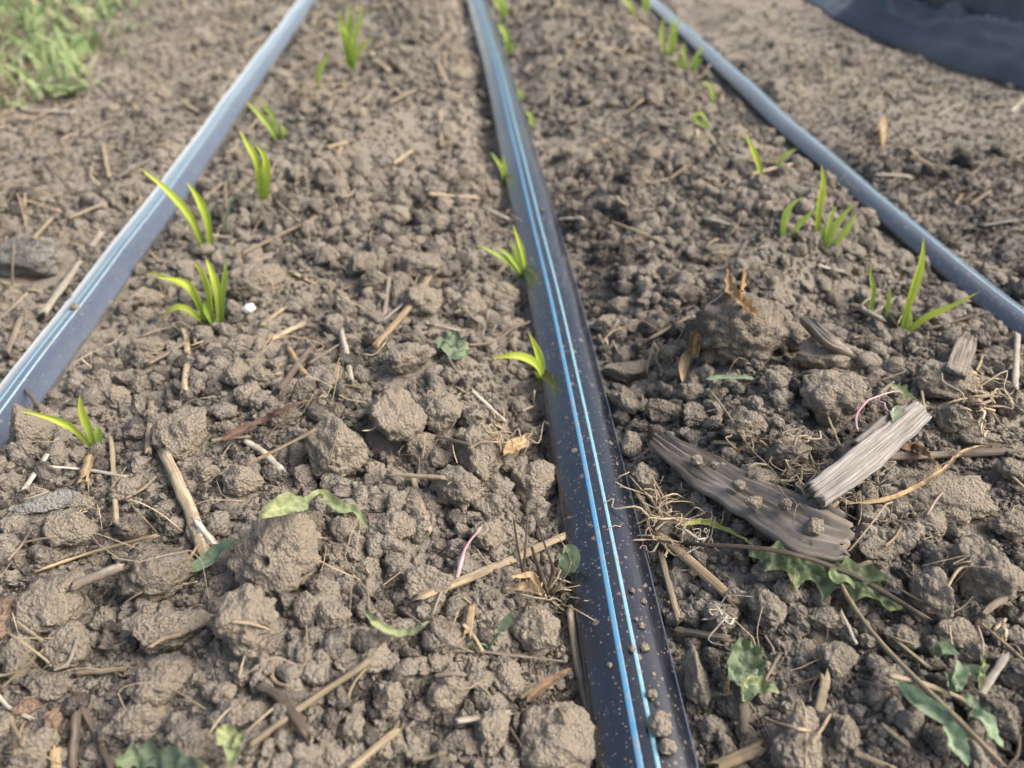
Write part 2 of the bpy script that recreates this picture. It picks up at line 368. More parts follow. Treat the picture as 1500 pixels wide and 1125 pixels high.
SPROUT_FAR = leaf_material('sprout_fresh_green', (0.21, 0.35, 0.05), (0.52, 0.65, 0.15), None, 0.42)
THISTLE = leaf_material('spiny_leaf', (0.22, 0.26, 0.12), (0.15, 0.20, 0.095), (0.09, 0.125, 0.065), 0.25)
SAGE = leaf_material('sage_leaf', (0.26, 0.34, 0.20), (0.29, 0.38, 0.25), (0.18, 0.26, 0.16), 0.25, rough=0.7)
WILT = leaf_material('wilted_leaf', (0.16, 0.20, 0.11), (0.18, 0.24, 0.15), (0.09, 0.13, 0.09), 0.2, rough=0.75)
PALELEAF = leaf_material('pale_wilted_leaf', (0.40, 0.42, 0.20), (0.28, 0.34, 0.18), (0.20, 0.24, 0.12), 0.3, rough=0.7)
YELLOW = leaf_material('yellowing_leaf', (0.42, 0.42, 0.13), (0.33, 0.37, 0.10), None, 0.3)
HUSK = leaf_material('dry_husk', (0.42, 0.30, 0.16), (0.55, 0.42, 0.26), (0.30, 0.20, 0.10), 0.3, rough=0.8)
ORANGE = leaf_material('orange_husk', (0.36, 0.235, 0.11), (0.44, 0.30, 0.155), (0.26, 0.17, 0.085), 0.3, rough=0.8)
REDLEAF = leaf_material('dull_red_brown_leaf', (0.15, 0.085, 0.062), (0.13, 0.075, 0.058), (0.08, 0.055, 0.045), 0.15, rough=0.7)
BROWNLEAF = leaf_material('brown_leaf', (0.16, 0.105, 0.065), (0.22, 0.15, 0.095), (0.09, 0.065, 0.045), 0.15, rough=0.8)
PINK = fibre_material('pink_root', (0.42, 0.12, 0.20), (0.58, 0.38, 0.40), (0.72, 0.64, 0.60), dirt=0.1, stripes=3)
DRYGRASS = leaf_material('dry_grass', (0.40, 0.36, 0.24), (0.46, 0.42, 0.29), None, 0.3, rough=0.7)
GRASS = leaf_material('lawn_grass', (0.34, 0.38, 0.19), (0.27, 0.38, 0.16), (0.16, 0.25, 0.10), 0.35)
TAPE = tape_material('black_tape')
TAPE_DUSTY = tape_material('dusty_tape', (0.060, 0.075, 0.105), 0.12)
TAPE_GREY = tape_material('slate_tape', (0.030, 0.040, 0.060), 0.06)
SHEET = sheet_material('black_sheet')
def stripe_material(name, col):
    m, t, n, l = M(name)
    geo = n.new('ShaderNodeNewGeometry'); nz = noise(n, l, geo.outputs['Position'], 500, 4, 0.7)
    r = ramp(n, [(0.50, (0, 0, 0)), (0.66, (0.75, 0.75, 0.75))]); l.new(nz.outputs[0], r.inputs[0])
    c = mixc(n, l, r.outputs[0], col, (0.28, 0.25, 0.21))
    bs = n.new('ShaderNodeBsdfPrincipled'); l.new(c, bs.inputs['Base Color']); bs.inputs['Roughness'].default_value = 0.42
    o = n.new('ShaderNodeOutputMaterial'); l.new(bs.outputs[0], o.inputs[0]); return m
BLUE = stripe_material('blue_stripe', (0.085, 0.255, 0.43))
PALE_BLUE = stripe_material('dusty_blue_stripe', (0.17, 0.34, 0.45))
PALE_CYAN = stripe_material('dusty_cyan_stripe', (0.30, 0.46, 0.54))
CYAN = stripe_material('pale_blue_stripe', (0.20, 0.40, 0.50))
mw, t_, n_, l_ = M('white_stone')
_b = n_.new('ShaderNodeBsdfPrincipled'); _g2 = n_.new('ShaderNodeNewGeometry'); _n = noise(n_, l_, _g2.outputs['Position'], 420, 4, 0.7)
_r = ramp(n_, [(0.40, (0.78, 0.79, 0.80)), (0.60, (0.66, 0.66, 0.66)), (0.7, (0.25, 0.23, 0.2))]); l_.new(_n.outputs[0], _r.inputs[0]); l_.new(_r.outputs[0], _b.inputs['Base Color'])
_b.inputs['Roughness'].default_value = 0.7; _o = n_.new('ShaderNodeOutputMaterial'); l_.new(_b.outputs[0], _o.inputs[0])
WHITE = mw

# ------------------------------------------------------------------ object helpers
THINGS = []                                   # (object, kind words, px, py, size) waiting for a label
def mesh_obj(name, verts, faces, mat, uvs=None, parent=None, smooth=True, loc=None):
    me = bpy.data.meshes.new(name)
    verts = np.asarray(verts, float)
    if loc is not None: verts = verts - np.asarray(loc)
    faces = np.asarray(faces) if not isinstance(faces, list) else faces
    if isinstance(faces, np.ndarray):
        nf, k = faces.shape
        me.vertices.add(len(verts)); me.vertices.foreach_set('co', verts.astype(np.float32).ravel())
        me.loops.add(nf * k); me.loops.foreach_set('vertex_index', faces.astype(np.int32).ravel())
        me.polygons.add(nf); me.polygons.foreach_set('loop_start', np.arange(0, nf * k, k, dtype=np.int32))
        me.polygons.foreach_set('loop_total', np.full(nf, k, np.int32))
        lv = faces.ravel()
        me.update(calc_edges=True)
    else:
        me.from_pydata(verts.tolist(), [], faces); lv = None
    if uvs is not None:
        ul = me.uv_layers.new(name='UVMap')
        if lv is None:
            lv = np.empty(len(me.loops), np.int32); me.loops.foreach_get('vertex_index', lv)
        ul.data.foreach_set('uv', np.asarray(uvs, np.float32)[lv].ravel())
    if smooth: me.polygons.foreach_set('use_smooth', np.ones(len(me.polygons), bool))
    me.materials.append(mat); me.update()
    o = bpy.data.objects.new(name, me); C.objects.link(o)
    if parent is not None: o.parent = parent
    elif loc is not None: o.location = tuple(loc)
    return o
def tag(o, label=None, cat=None, group=None, kind=None):
    if label: o['label'] = label
    if cat: o['category'] = cat
    if group: o['group'] = group
    if kind: o['kind'] = kind
    return o
def empty(name, loc, label=None, cat=None, group=None):
    o = bpy.data.objects.new(name, None); C.objects.link(o); o.location = tuple(loc); o.empty_display_size = 0.01
    return tag(o, label, cat, group)
def resample(P, n):
    P = np.asarray(P, float)
    if len(P) == 2: 
        t = np.linspace(0, 1, n)[:, None]; return P[0] * (1 - t) + P[1] * t
    # catmull-rom
    Q = np.vstack([2 * P[0] - P[1], P, 2 * P[-1] - P[-2]])
    out = []
    for s in np.linspace(0, len(P) - 1, n):
        i = min(int(s), len(P) - 2); t = s - i
        a, b, c, d = Q[i], Q[i + 1], Q[i + 2], Q[i + 3]
        out.append(0.5 * ((2 * b) + (c - a) * t + (2 * a - 5 * b + 4 * c - d) * t * t + (-a + 3 * b - 3 * c + d) * t ** 3))
    return np.array(out)
def frames(P, up=(0, 0, 1)):
    T = np.gradient(P, axis=0); T /= np.linalg.norm(T, axis=1)[:, None] + 1e-12
    up = np.asarray(up, float)
    if up.ndim == 1: up = np.repeat(up[None], len(P), 0)
    S = np.cross(T, up); S /= np.linalg.norm(S, axis=1)[:, None] + 1e-9
    U = np.cross(S, T)
    return T, S, U
def tube(P, r, flat=0.6, sides=9, seed=0, ridge=0.10, jag=1.0, r_end=None):
    """a stalk along P: returns verts, quad faces, uvs"""
    g = np.random.default_rng(seed); n = len(P)
    T, S, U = frames(P)
    rr = np.full(n, r) if r_end is None else np.linspace(r, r_end, n)
    rr = rr * (1 + 0.07 * g.normal(size=n))
    a = np.linspace(0, 2 * np.pi, sides, endpoint=False) + g.random() * 6
    k = 1 + ridge * g.normal(size=sides)
    V = P[:, None, :] + (S[:, None, :] * np.cos(a)[None, :, None] + U[:, None, :] * np.sin(a)[None, :, None] * flat) * (rr[:, None] * k[None])[:, :, None]
    V[0] += T[0] * (g.normal(size=sides) * r * jag)[:, None]; V[-1] += T[-1] * (g.normal(size=sides) * r * jag)[:, None]
    L = np.concatenate([[0], np.cumsum(np.linalg.norm(np.diff(P, axis=0), axis=1))])
    uv = np.stack(np.broadcast_arrays(np.abs(np.linspace(-1, 1, sides))[None, :], L[:, None]), -1).reshape(-1, 2)
    i = np.arange(n - 1)[:, None] * sides; j = np.arange(sides)[None]; j2 = (j + 1) % sides
    F_ = np.stack([i + j, i + j2, i + sides + j2, i + sides + j], -1).reshape(-1, 4)
    V = V.reshape(-1, 3)
    # caps as quads fans round a centre point (pushed in a little: stalks are hollow)
    c0, c1 = len(V), len(V) + 1
    V = np.vstack([V, P[0] + T[0] * r * 0.8, P[-1] - T[-1] * r * 0.8]); uv = np.vstack([uv, uv[0], uv[-3]])
    e = (n - 1) * sides; caps = []
    for q in range(sides):
        caps.append([c0, (q + 1) % sides, q, c0]); caps.append([c1, e + q, e + (q + 1) % sides, c1])
    tri = np.array(caps)[:, :3]
    return V, F_, tri, uv
def join(parts):
    """parts of (V, quads, tris, uv) into lists for one mesh"""
    V, Fs, UV, o = [], [], [], 0
    for v, q, t, u in parts:
        V.append(v); UV.append(u)
        Fs += (q + o).tolist()
        if t is not None and len(t): Fs += (np.asarray(t) + o).tolist()
        o += len(v)
    return np.vstack(V), Fs, np.vstack(UV)
def tube_obj(name, P, r, mat, parent=None, **kw):
    v, q, t, u = tube(P, r, **kw)
    base = P.mean(0) if parent is None else parent.location
    return mesh_obj(name, v, q.tolist() + t.tolist(), mat, u, parent, loc=base)

def blade(P, w, seed=0, fold=0.35, face=None, wfn=None, twist=0.0, across=5, crumple=0.0, n=None):
    """leaf along P with full width w; face = direction its upper side looks to; returns verts, quads, None, uv"""
    g = np.random.default_rng(seed); n_ = len(P)
    if face is None: face = np.array([0, 0, 1.0])
    T, S, U = frames(P, face)
    t = np.linspace(0, 1, n_)
    if twist:
        a = twist * t; S, U = S * np.cos(a)[:, None] + U * np.sin(a)[:, None], -S * np.sin(a)[:, None] + U * np.cos(a)[:, None]
    ww = w * (wfn(t) if wfn else np.clip(0.55 + 1.1 * t, 0, 1) * np.clip((1 - t) * 2.1, 0, 1) ** 0.85)
    ww = np.atleast_2d(ww)
    if ww.shape[0] == 1: wl = wr = ww[0]
    else: wl, wr = ww
    s = np.linspace(-1, 1, across)
    half = np.where(s[None] < 0, wl[:, None], wr[:, None]) * 0.5
    V = P[:, None] + S[:, None] * (s[None] * half)[..., None] + U[:, None] * (np.abs(s)[None] ** 1.4 * half * fold)[..., None]
    if crumple:
        q = V.reshape(-1, 3); d = perlin(q * 260 + seed * 3.3) + 0.6 * perlin(q * 620 + seed)
        V = (q + np.repeat(U, across, 0) * (d * crumple)[:, None]).reshape(V.shape)
    uv = np.stack(np.broadcast_arrays((s[None] + 1) / 2, t[:, None]), -1).reshape(-1, 2)
    i = np.arange(n_ - 1)[:, None] * across; j = np.arange(across - 1)[None]
    Q = np.stack([i + j, i + j + 1, i + across + j + 1, i + across + j], -1).reshape(-1, 4)
    return V.reshape(-1, 3), Q, None, uv

# ------------------------------------------------------------------ the ground sheet
ys = [-0.30]
while ys[-1] < 40:
    y = ys[-1]
    ys.append(y + (0.006 if y < 0.03 else 0.0008 if y < 0.36 else 0.0022 * y if y < 1.3 else 0.06 * y))
ys = np.array(ys)
uc = np.linspace(-1, 1, 861)
ext = np.cumsum(1.28 ** np.arange(22)) ; ext = ext / ext[-1]
hw = 0.20 + 0.72 * np.clip(ys, 0, 1.6)
core = uc[None] * hw[:, None] + 0.05 * np.clip(ys, 0, 1.5)[:, None]
outer = ext[None] * (40 + 0 * hw[:, None])
X = np.hstack([core[:, :1] - outer[:, ::-1], core, core[:, -1:] + outer])
Y = np.repeat(ys[:, None], X.shape[1], 1)
Z = H(X.ravel(), Y.ravel()).reshape(X.shape)
nr, nc = X.shape
ii = np.arange(nr - 1)[:, None] * nc; jj = np.arange(nc - 1)[None]
Qg = np.stack([ii + jj, ii + jj + 1, ii + nc + jj + 1, ii + nc + jj], -1).reshape(-1, 4)
g_o = mesh_obj('ground', np.stack([X, Y, Z], -1).reshape(-1, 3), Qg, SOIL)
tag(g_o, kind='structure')

# ------------------------------------------------------------------ drip tapes
def tape_height(line, y, seed):
    p = np.stack([y * 3.1, np.full_like(y, seed), np.zeros_like(y)], 1)
    return 0.0010 + 0.0022 * perlin(p) + 0.0010 * perlin(p * 4)
def profile(hw, b, p_l, p_r, low, n=21):
    s = np.linspace(-1, 1, n); s = np.sign(s) * np.abs(s) ** 0.75
    z = b * np.where(s < 0, 1 - np.abs(s) ** p_l, 1 - np.abs(s) ** p_r)
    top = np.stack([s * hw, z], 1)
    sb = s[::-1][1:-1]; bot = np.stack([sb * hw, -low * (1 - sb ** 4)], 1)
    return top, bot
def make_tape(line, hw, b, p_l, p_r, low, seed, mat, stripes, label, roll=0.0, zoff=0.0):
    y = np.concatenate([np.arange(line[0][0], 1.5, 0.004), np.arange(1.5, line[0][-1], 0.05)])
    x = np.interp(y, *line); z = tape_height(line, y, seed) + zoff
    P = np.stack([x, y, z], 1); T, S, U = frames(P)
    rl = roll + 0.10 * perlin(np.stack([y * 4.0, np.full_like(y, seed + 9.5), 0 * y], 1))
    S, U = S * np.cos(rl)[:, None] + U * np.sin(rl)[:, None], -S * np.sin(rl)[:, None] + U * np.cos(rl)[:, None]
    top, bot = profile(hw, b, p_l, p_r, low)
    pr = np.vstack([top, bot]); k = len(pr)
    # slight waviness of the walls
    wob = 1 + 0.035 * perlin(np.stack([y * 17, np.full_like(y, seed + 3.3), 0 * y], 1))
    V = P[:, None] + S[:, None] * pr[None, :, 0, None] + U[:, None] * (pr[None, :, 1] * wob[:, None])[..., None]
    n = len(y); i = np.arange(n - 1)[:, None] * k; j = np.arange(k)[None]; j2 = (j + 1) % k
    Q = np.stack([i + j, i + j2, i + k + j2, i + k + j], -1).reshape(-1, 4)
    root = empty('drip_tape', (x[0], y[0], z[0]), label, 'drip tape', 'drip irrigation tapes along the bed')
    mesh_obj('tape_body', V.reshape(-1, 3), Q, mat, parent=root, loc=root.location)
    for s0, wd, sm in stripes:
        ss = np.linspace(s0 - wd / 2 / hw, s0 + wd / 2 / hw, 4)
        zz = b * np.where(ss < 0, 1 - np.abs(ss) ** p_l, 1 - np.abs(ss) ** p_r)
        V = P[:, None] + S[:, None] * (ss * hw)[None, :, None] + U[:, None] * ((zz[None] * wob[:, None]) + 0.00016)[..., None]
        V2 = V[:, [0, 3]] - U[:, None] * 0.0004
        V = np.concatenate([V2[:, :1], V, V2[:, 1:]], 1)
        i = np.arange(n - 1)[:, None] * 6; j = np.arange(5)[None]
        Q = np.stack([i + j, i + j + 1, i + 7 + j, i + 6 + j], -1).reshape(-1, 4)
        mesh_obj('stripe', V.reshape(-1, 3), Q, sm, parent=root, loc=root.location)
    return root
make_tape(TM, WM, 0.0048, 2.0, 3.4, 0.002, 1.5, TAPE, [(-0.235, 0.00150, BLUE), (0.105, 0.00105, CYAN)],
          'black drip tape with two blue stripes running up the middle of the bed')
make_tape(TL, WL, 0.0038, 2.2, 2.6, 0.002, 4.5, TAPE_DUSTY, [(-0.26, 0.0011, PALE_BLUE), (0.06, 0.0008, PALE_CYAN)],
          'dusty blue-grey drip tape at the left, running up past the grass', roll=-0.06)
make_tape(TR, WR, 0.0046, 2.2, 2.6, 0.0030, 7.5, TAPE_GREY, [(0.05, 0.0009, PALE_CYAN), (0.40, 0.0007, PALE_CYAN)],
          'slate grey rounded drip tape at the right, nearest the black sheet', zoff=0.002)
def tape_top(px, py):
    p = plane_pt(px, py, 0.0065); x = p[0]; y = p[1]
    for line, hw_, b, sd_ in ((TM, WM, 0.0048, 1.5), (TL, WL, 0.0038, 4.5)):
        s = (x - np.interp(y, *line)) / hw_
        if abs(s) < 1: return np.array([x, y, float(tape_height(line, np.array([y]), sd_)[0]) + b * (1 - abs(s) ** 2.4)])
    return None

# ------------------------------------------------------------------ clods
_ico = {}
def ico(sub):
    if sub not in _ico:
        bm = bmesh.new(); bmesh.ops.create_icosphere(bm, subdivisions=sub, radius=1.0)
        bm.verts.ensure_lookup_table()
        _ico[sub] = (np.array([v.co[:] for v in bm.verts]), np.array([[v.index for v in f.verts] for f in bm.faces])); bm.free()
    return _ico[sub]
def clod_shape(seed, sub, angular=0.6, grain=1.0, hole=False, lump=1.0):
    v, f = ico(sub); g = np.random.default_rng(seed)
    np_ = int(g.integers(8, 14)); pl = g.normal(size=(np_, 3)); pl /= np.linalg.norm(pl, axis=1)[:, None]; dd = g.uniform(0.60, 1.02, np_)
    c = v @ pl.T; rr = np.where(c > 0.08, dd[None] / np.maximum(c, 0.08), 9)
    k = 26.0; poly = -np.log(np.exp(-k * rr).sum(1)) / k
    r = (1 - angular) * 0.95 + angular * np.clip(poly, 0.5, 1.35)
    o = g.random(3) * 50
    q = v * r[:, None]
    r = r + lump * 0.20 * perlin(q * 1.4 + o) + lump * 0.12 * perlin(q * 3.0 + o)
    q = v * r[:, None]
    r = r + grain * (0.15 * (0.55 - worley(q * 2.6 + o)) + 0.085 * (0.5 - worley(q * 6.2 + o)))
    if sub >= 4:
        r = r + grain * (0.060 * (0.5 - worley(q * 13 + o)) + 0.038 * perlin(q * 11 + o))
        pit = perlin(q * 4.2 + o + 9); r = r - 0.14 * np.clip(pit - 0.32, 0, 0.5) * 2
    if sub >= 5:
        r = r + grain * (0.034 * (0.5 - worley(q * 30 + o)) + 0.020 * perlin(q * 42 + o))
    if hole:
        for hd, hr, hdep in (((-0.28, -0.66, 0.60), 0.17, 0.55), ((-0.50, -0.05, 0.80), 0.10, 0.25)):
            hd = np.array(hd); hd = hd / np.linalg.norm(hd)
            d = np.linalg.norm(v - hd, axis=1); r = r - hdep * np.clip(1 - (d / hr) ** 4, 0, 1)
    out = v * r[:, None]
    return out / np.percentile(np.abs(out), 99.5), f

HERO = []                                     # x, y, radius of placed clods
CLOD_GROUP = 'loose soil clods on the bed'
def put_clod(cx, cy, wpx, hpx, seed, mat=CLOD, name='soil_clod', hole=False, angular=0.6, flat=None, grain=1.0, label=None, cat='clod', sub=None, sit=0.72):
    z0 = depth(gp(cx, cy)); k = z0 / F
    rx, rh = wpx * k / 2, hpx * k / 2
    rz = rh * (flat or 0.85); ry = rh * 1.05
    p = gp(cx, cy, rz * sit)
    x, y = p[0], p[1]
    for t, hw_ in ((xm(y), WM), (xl(y), WL), (xr(y), WR)):     # keep clear of the tapes
        d = x - t; need = hw_ + rx * 0.86
        if abs(d) < need: x = t + math.copysign(need, d)
    v, f = clod_shape(seed, sub or (5 if wpx > 42 else 4), angular, grain, hole)
    g = np.random.default_rng(seed + 77); a = g.uniform(-0.5, 0.5) if not hole else 0
    rot = np.array([[math.cos(a), -math.sin(a), 0], [math.sin(a), math.cos(a), 0], [0, 0, 1]])
    tilt = g.uniform(-0.3, 0.3) if not hole else 0
    rt = np.array([[1, 0, 0], [0, math.cos(tilt), -math.sin(tilt)], [0, math.sin(tilt), math.cos(tilt)]])
    v = (v * np.array([rx, ry, rz])) @ (rot @ rt).T
    loc = np.array([x, y, p[2]])
    o = mesh_obj(name, v, f, mat); o.location = loc
    HERO.append((x, y, max(rx, ry)))
    tag(o, label, cat, CLOD_GROUP if cat == 'clod' else None)
    if not label: THINGS.append((o, 'clod', cx, cy, wpx))
    return o

heroes = """228 833 112 100|77 888 115 92|243 923 116 88|238 993 92 72|365 910 88 118|28 966 58 60|100 950 82 70|70 1000 72 46|205 1055 86 66|288 1090 72 60
97 777 78 56|192 773 46 42|255 770 38 32|450 895 40 52|485 905 50 52|373 1040 56 32|50 1105 92 60|480 1108 52 50|445 965 36 46|270 632 84 78|37 622 70 62
488 660 92 112|385 553 46 46|345 550 46 52|362 578 42 42|168 582 44 36|352 505 52 36|210 437 66 42|370 410 88 66|352 708 62 50|447 695 48 50|210 512 62 42
575 605 98 102|647 603 62 72|618 648 46 46|703 668 72 92|783 712 80 82|597 525 98 58|547 412 58 46|743 433 58 42|505 455 38 46|617 440 62 56
552 690 42 46|667 715 82 76|643 672 42 36|687 452 62 46|923 545 78 38|913 588 48 62|973 602 52 46|890 476 52 42|905 446 42 32|943 702 52 52
921 652 32 50|1143 437 62 50|1165 490 62 52|1195 522 78 56|1217 582 98 88|1087 625 62 56|1022 608 46 42|1015 574 42 46|1253 522 62 36|1377 558 88 62
1402 612 52 50|1480 590 52 62|1110 702 82 52|1160 660 72 52|1430 640 82 32|1443 835 92 98|1360 868 58 76|1287 810 62 46|1397 927 74 52
1167 1087 112 92|1240 1077 48 52|1225 970 62 52|1020 992 46 82|1123 890 62 62|1210 905 72 46|1467 1050 64 72|1128 835 56 42|1362 772 70 44|1480 770 60 50
625 860 88 78|580 772 64 54|655 930 62 62|780 920 76 72|568 1022 50 62|615 1040 42 36|660 1005 86 66|722 1072 52 66|545 965 52 46|712 785 52 52
525 930 36 36|745 990 52 62|540 832 52 36|515 1065 36 46|605 385 84 46|530 388 62 46|480 375 42 36|585 318 60 40|640 330 50 34|1050 372 70 36
1000 430 60 40|950 400 46 34|985 520 40 36|1130 560 50 44|1290 640 50 34|1490 690 60 44|1325 935 60 46|1295 1000 56 46|1350 1010 40 34|1060 905 50 60
155 905 46 44|180 720 60 40|120 735 44 30|300 690 44 36|415 610 60 40|455 770 50 44|510 745 44 40|400 975 40 36|330 1020 44 40|620 975 40 34|690 1090 46 40|560 1095 50 44"""
sd_i = 100
for rec in heroes.replace('\n', '|').split('|'):
    a = [float(q) for q in rec.split()]; sd_i += 1
    put_clod(*a, seed=sd_i, angular=0.5 + 0.45 * random.random())
put_clod(412, 815, 128, 118, 11, hole=True, angular=0.5, flat=0.95, label='big tan pitted clod with a dark round hole, behind the left foreground clods')
put_clod(1080, 486, 136, 120, 31, angular=0.3, flat=0.9, sit=0.55, grain=1.6, label='biggest rounded clod right of the middle tape, topped by an orange husk')
put_clod(815, 1085, 125, 104, 13, angular=0.4, flat=0.95, label='large clod pressed against the near end of the middle tape')
put_clod(1385, 728, 175, 86, 14, angular=0.3, flat=0.6, label='broad low mound of earth in front of the horizontal twig at right')
put_clod(8, 906, 40, 78, 15, mat=REDCLOD, label='reddish clod cut by the left edge of the picture')
put_clod(42, 1033, 42, 32, 16, mat=REDCLOD, angular=0.7, label='small rounded reddish clod near the bottom left corner')
put_clod(80, 1055, 30, 44, 17, mat=REDCLOD, angular=0.95, grain=0.5, name='brick_fragment', cat='brick fragment', label='small brick-red angular fragment near the bottom left corner')
put_clod(48, 370, 130, 62, 18, mat=GREYSTONE, angular=0.7, grain=0.8, flat=1.0, sit=0.95, name='stone', cat='stone', label='flat pale grey stone lying left of the left tape')
put_clod(65, 738, 104, 36, 19, mat=GREYSTONE, angular=0.9, grain=0.4, flat=0.5, name='stone', cat='stone', label='thin flat grey slab at the left edge, in front of the sprout with two leaves')
put_clod(364, 453, 20, 24, 20, mat=WHITE, angular=0.85, grain=0.5, name='stone', cat='stone', label='tiny bright white stone right of the many-leaved sprout')

# crumbs lying on the tapes
for i, (px, py, wpx) in enumerate([(965, 1066, 38), (978, 1096, 28), (944, 947, 15), (926, 951, 12), (955, 1018, 17), (944, 876, 11), (926, 862, 10),
                                   (940, 915, 12), (932, 905, 8), (962, 1030, 9), (893, 970, 9), (108, 445, 13), (795, 306, 8), (99, 423, 6), (958, 985, 8)]):
    p = tape_top(px, py)
    if p is None: continue
    r = wpx * depth(p) / F / 2
    v, f = clod_shape(900 + i, 4, 0.5); o = mesh_obj('soil_crumb', v * r * np.array([1, 1, 0.85]), f, CLOD)
    o.location = p + np.array([0, 0, r * 0.6])
    o['category'] = 'crumb'; o['group'] = 'soil crumbs lying on the tapes'
    if i == 0: o['label'] = 'largest soil crumb resting on the near end of the middle tape'
    elif i == 1: o['label'] = 'second largest crumb on the middle tape, just in front of the largest'
    elif i == 11: o['label'] = 'brown soil crumb sitting on the blue stripes of the left tape'
    elif i == 13: o['label'] = 'tiny speck of soil on the left tape beside the larger crumb'
    elif i == 12: o['label'] = 'small reddish crumb alone on the far half of the middle tape'
    else: o['label'] = 'pea-sized or smaller crumb along the stripes at the near end of the middle tape'

def in_grass(x, y):
    a = plane_pt(-40, 190); b_ = plane_pt(150, 135); c = plane_pt(205, -10)
    e = np.interp(y, [a[1] - 0.05, a[1], b_[1], c[1], c[1] + 1.5], [a[0] - 0.25, a[0], b_[0], c[0], c[0] - 0.1])
    return x < e + 0.06 * perlin(np.stack([np.atleast_1d(y) * 22, np.atleast_1d(y) * 0, np.atleast_1d(y) * 0], 1))
def clear_of_tapes(x, y, r=0.0):
    return (np.abs(x - xm(y)) > WM + r) & (np.abs(x - xl(y)) > WL + r) & (np.abs(x - xr(y)) > WR + r)
BASES = [plane_pt(*q) for q in ((137, 648), (308, 470), (302, 354), (385, 287), (412, 203), (512, 97), (800, 558), (772, 404), (742, 272), (1325, 478), (1276, 458), (1303, 460),
         (1152, 347), (1198, 338), (1212, 356), (1121, 261), (1137, 243), (1044, 190), (1045, 153), (1008, 100), (978, 80))]
# ------------------------------------------------------------------ smaller clods filling in between (individual things sharing a few shapes)
protos = []
for i in range(14):
    v, f = clod_shape(600 + i, 4, 0.35 + 0.4 * random.random()); me = mesh_obj('soil_clod', v, f, CLOD)
    protos.append(me.data); bpy.data.objects.remove(me)
def to_px(p):
    r = np.asarray(p) - CAMP; z = r @ FWD
    return 750 + F * (r @ RGT) / z, 562.5 - F * (r @ UPV) / z
g = np.random.default_rng(97); cnt = 0; tries = 0
while cnt < 165 and tries < 20000:
    tries += 1
    px, py = g.uniform(-30, 1530), 1125 * g.uniform(0.05, 1.0) ** 0.9
    p = plane_pt(px, py); x, y = p[0], p[1]
    wpx = g.uniform(26, 44) * (0.5 + 0.5 * py / 1125); r = wpx * depth(p) / F / 2 * (1.0 if py > 300 else g.uniform(1.2, 2.0))
    if x > xr(y) + 0.03 and g.random() < 0.75: continue
    if x < xl(y) - 0.02 and g.random() < 0.6: continue
    if not clear_of_tapes(np.array([x]), np.array([y]), r * 1.25).all() or x > xe(np.array([y]))[0] - 0.03 or in_grass(x, np.array([y])).all(): continue
    if any((x - a) ** 2 + (y - b_) ** 2 < (r * 0.8 + c * 0.85) ** 2 for a, b_, c in HERO): continue
    if any((x - b_[0]) ** 2 + (y - b_[1]) ** 2 < (r + 0.008) ** 2 for b_ in BASES): continue
    HERO.append((x, y, r)); cnt += 1
    o = bpy.data.objects.new('soil_clod', protos[int(g.integers(14))]); C.objects.link(o)
    o.location = (x, y, float(H(x, y, False)[0]) + r * 0.35); o.scale = (r * g.uniform(0.8, 1.15), r * g.uniform(0.8, 1.1), r * g.uniform(0.65, 0.95))
    o.rotation_euler = (g.uniform(-0.5, 0.5), g.uniform(-0.5, 0.5), g.uniform(0, 6.28))
    tag(o, None, 'clod', CLOD_GROUP); q = to_px(o.location); THINGS.append((o, 'clod', q[0], q[1], wpx))

# ------------------------------------------------------------------ loose crumbs: one object, scattered by geometry nodes
cr = []
for i in range(16):
    v, f = clod_shape(700 + i, 4 if i < 10 else 3, 0.35 + 0.6 * random.random(), 1.2, lump=1.25)
    o = mesh_obj('crumb_shape', v, f, CRUMB); C.objects.unlink(o); cr.append(o)
g = np.random.default_rng(99)
def scatter(nn, y0, y1, rmin_k, alpha, rmax_k):
    y = np.exp(g.uniform(math.log(y0 + 0.1), math.log(y1 + 0.1), nn)) - 0.1
    x = g.uniform(-1, 1, nn) * (0.24 + 0.72 * y) + 0.04 * y
    dist = np.sqrt(y * y + CAM_H ** 2); rm = rmin_k * dist
    r = rm * (1 - g.random(nn)) ** (-1 / alpha); r = np.minimum(r, rmax_k * dist ** 0.6)
    ok = clear_of_tapes(x, y, r * 0.85 + 0.0003) & (x < xe(y) + 0.02)
    ok &= ~((x > xr(y) + 0.02) & (r > 0.0018) & (g.random(nn) < 0.95))
    ok &= ~((x < xl(y) - 0.015) & (r > 0.0028) & (g.random(nn) < 0.75))
    pq = np.stack([x, y, 0 * x], 1); patch = perlin(pq * 15 + 31) + 0.6 * perlin(pq * 43 + 7)
    ok &= ~((patch < 0.02) & (r > 0.0021 * (0.75 + 0.6 * dist)) & (g.random(nn) < 0.90))
    for a_, b_, c_ in HERO:
        ok &= ~((x - a_) ** 2 + (y - b_) ** 2 < (c_ * 0.80) ** 2)
    for b_ in BASES: ok &= ~(((x - b_[0]) ** 2 + (y - b_[1]) ** 2 < 0.007 ** 2) & (r > 0.0014))
    return x[ok], y[ok], r[ok]
A = [scatter(110000, 0.05, 0.45, 0.0026, 1.65, 0.0085), scatter(80000, 0.35, 1.6, 0.0019, 2.3, 0.0050)]
x = np.concatenate([a[0] for a in A]); y = np.concatenate([a[1] for a in A]); r = np.concatenate([a[2] for a in A])
z = H(x, y) + r * np.where(r > 0.002, g.uniform(0.15, 0.75, len(x)), g.uniform(-0.2, 0.5, len(x)))
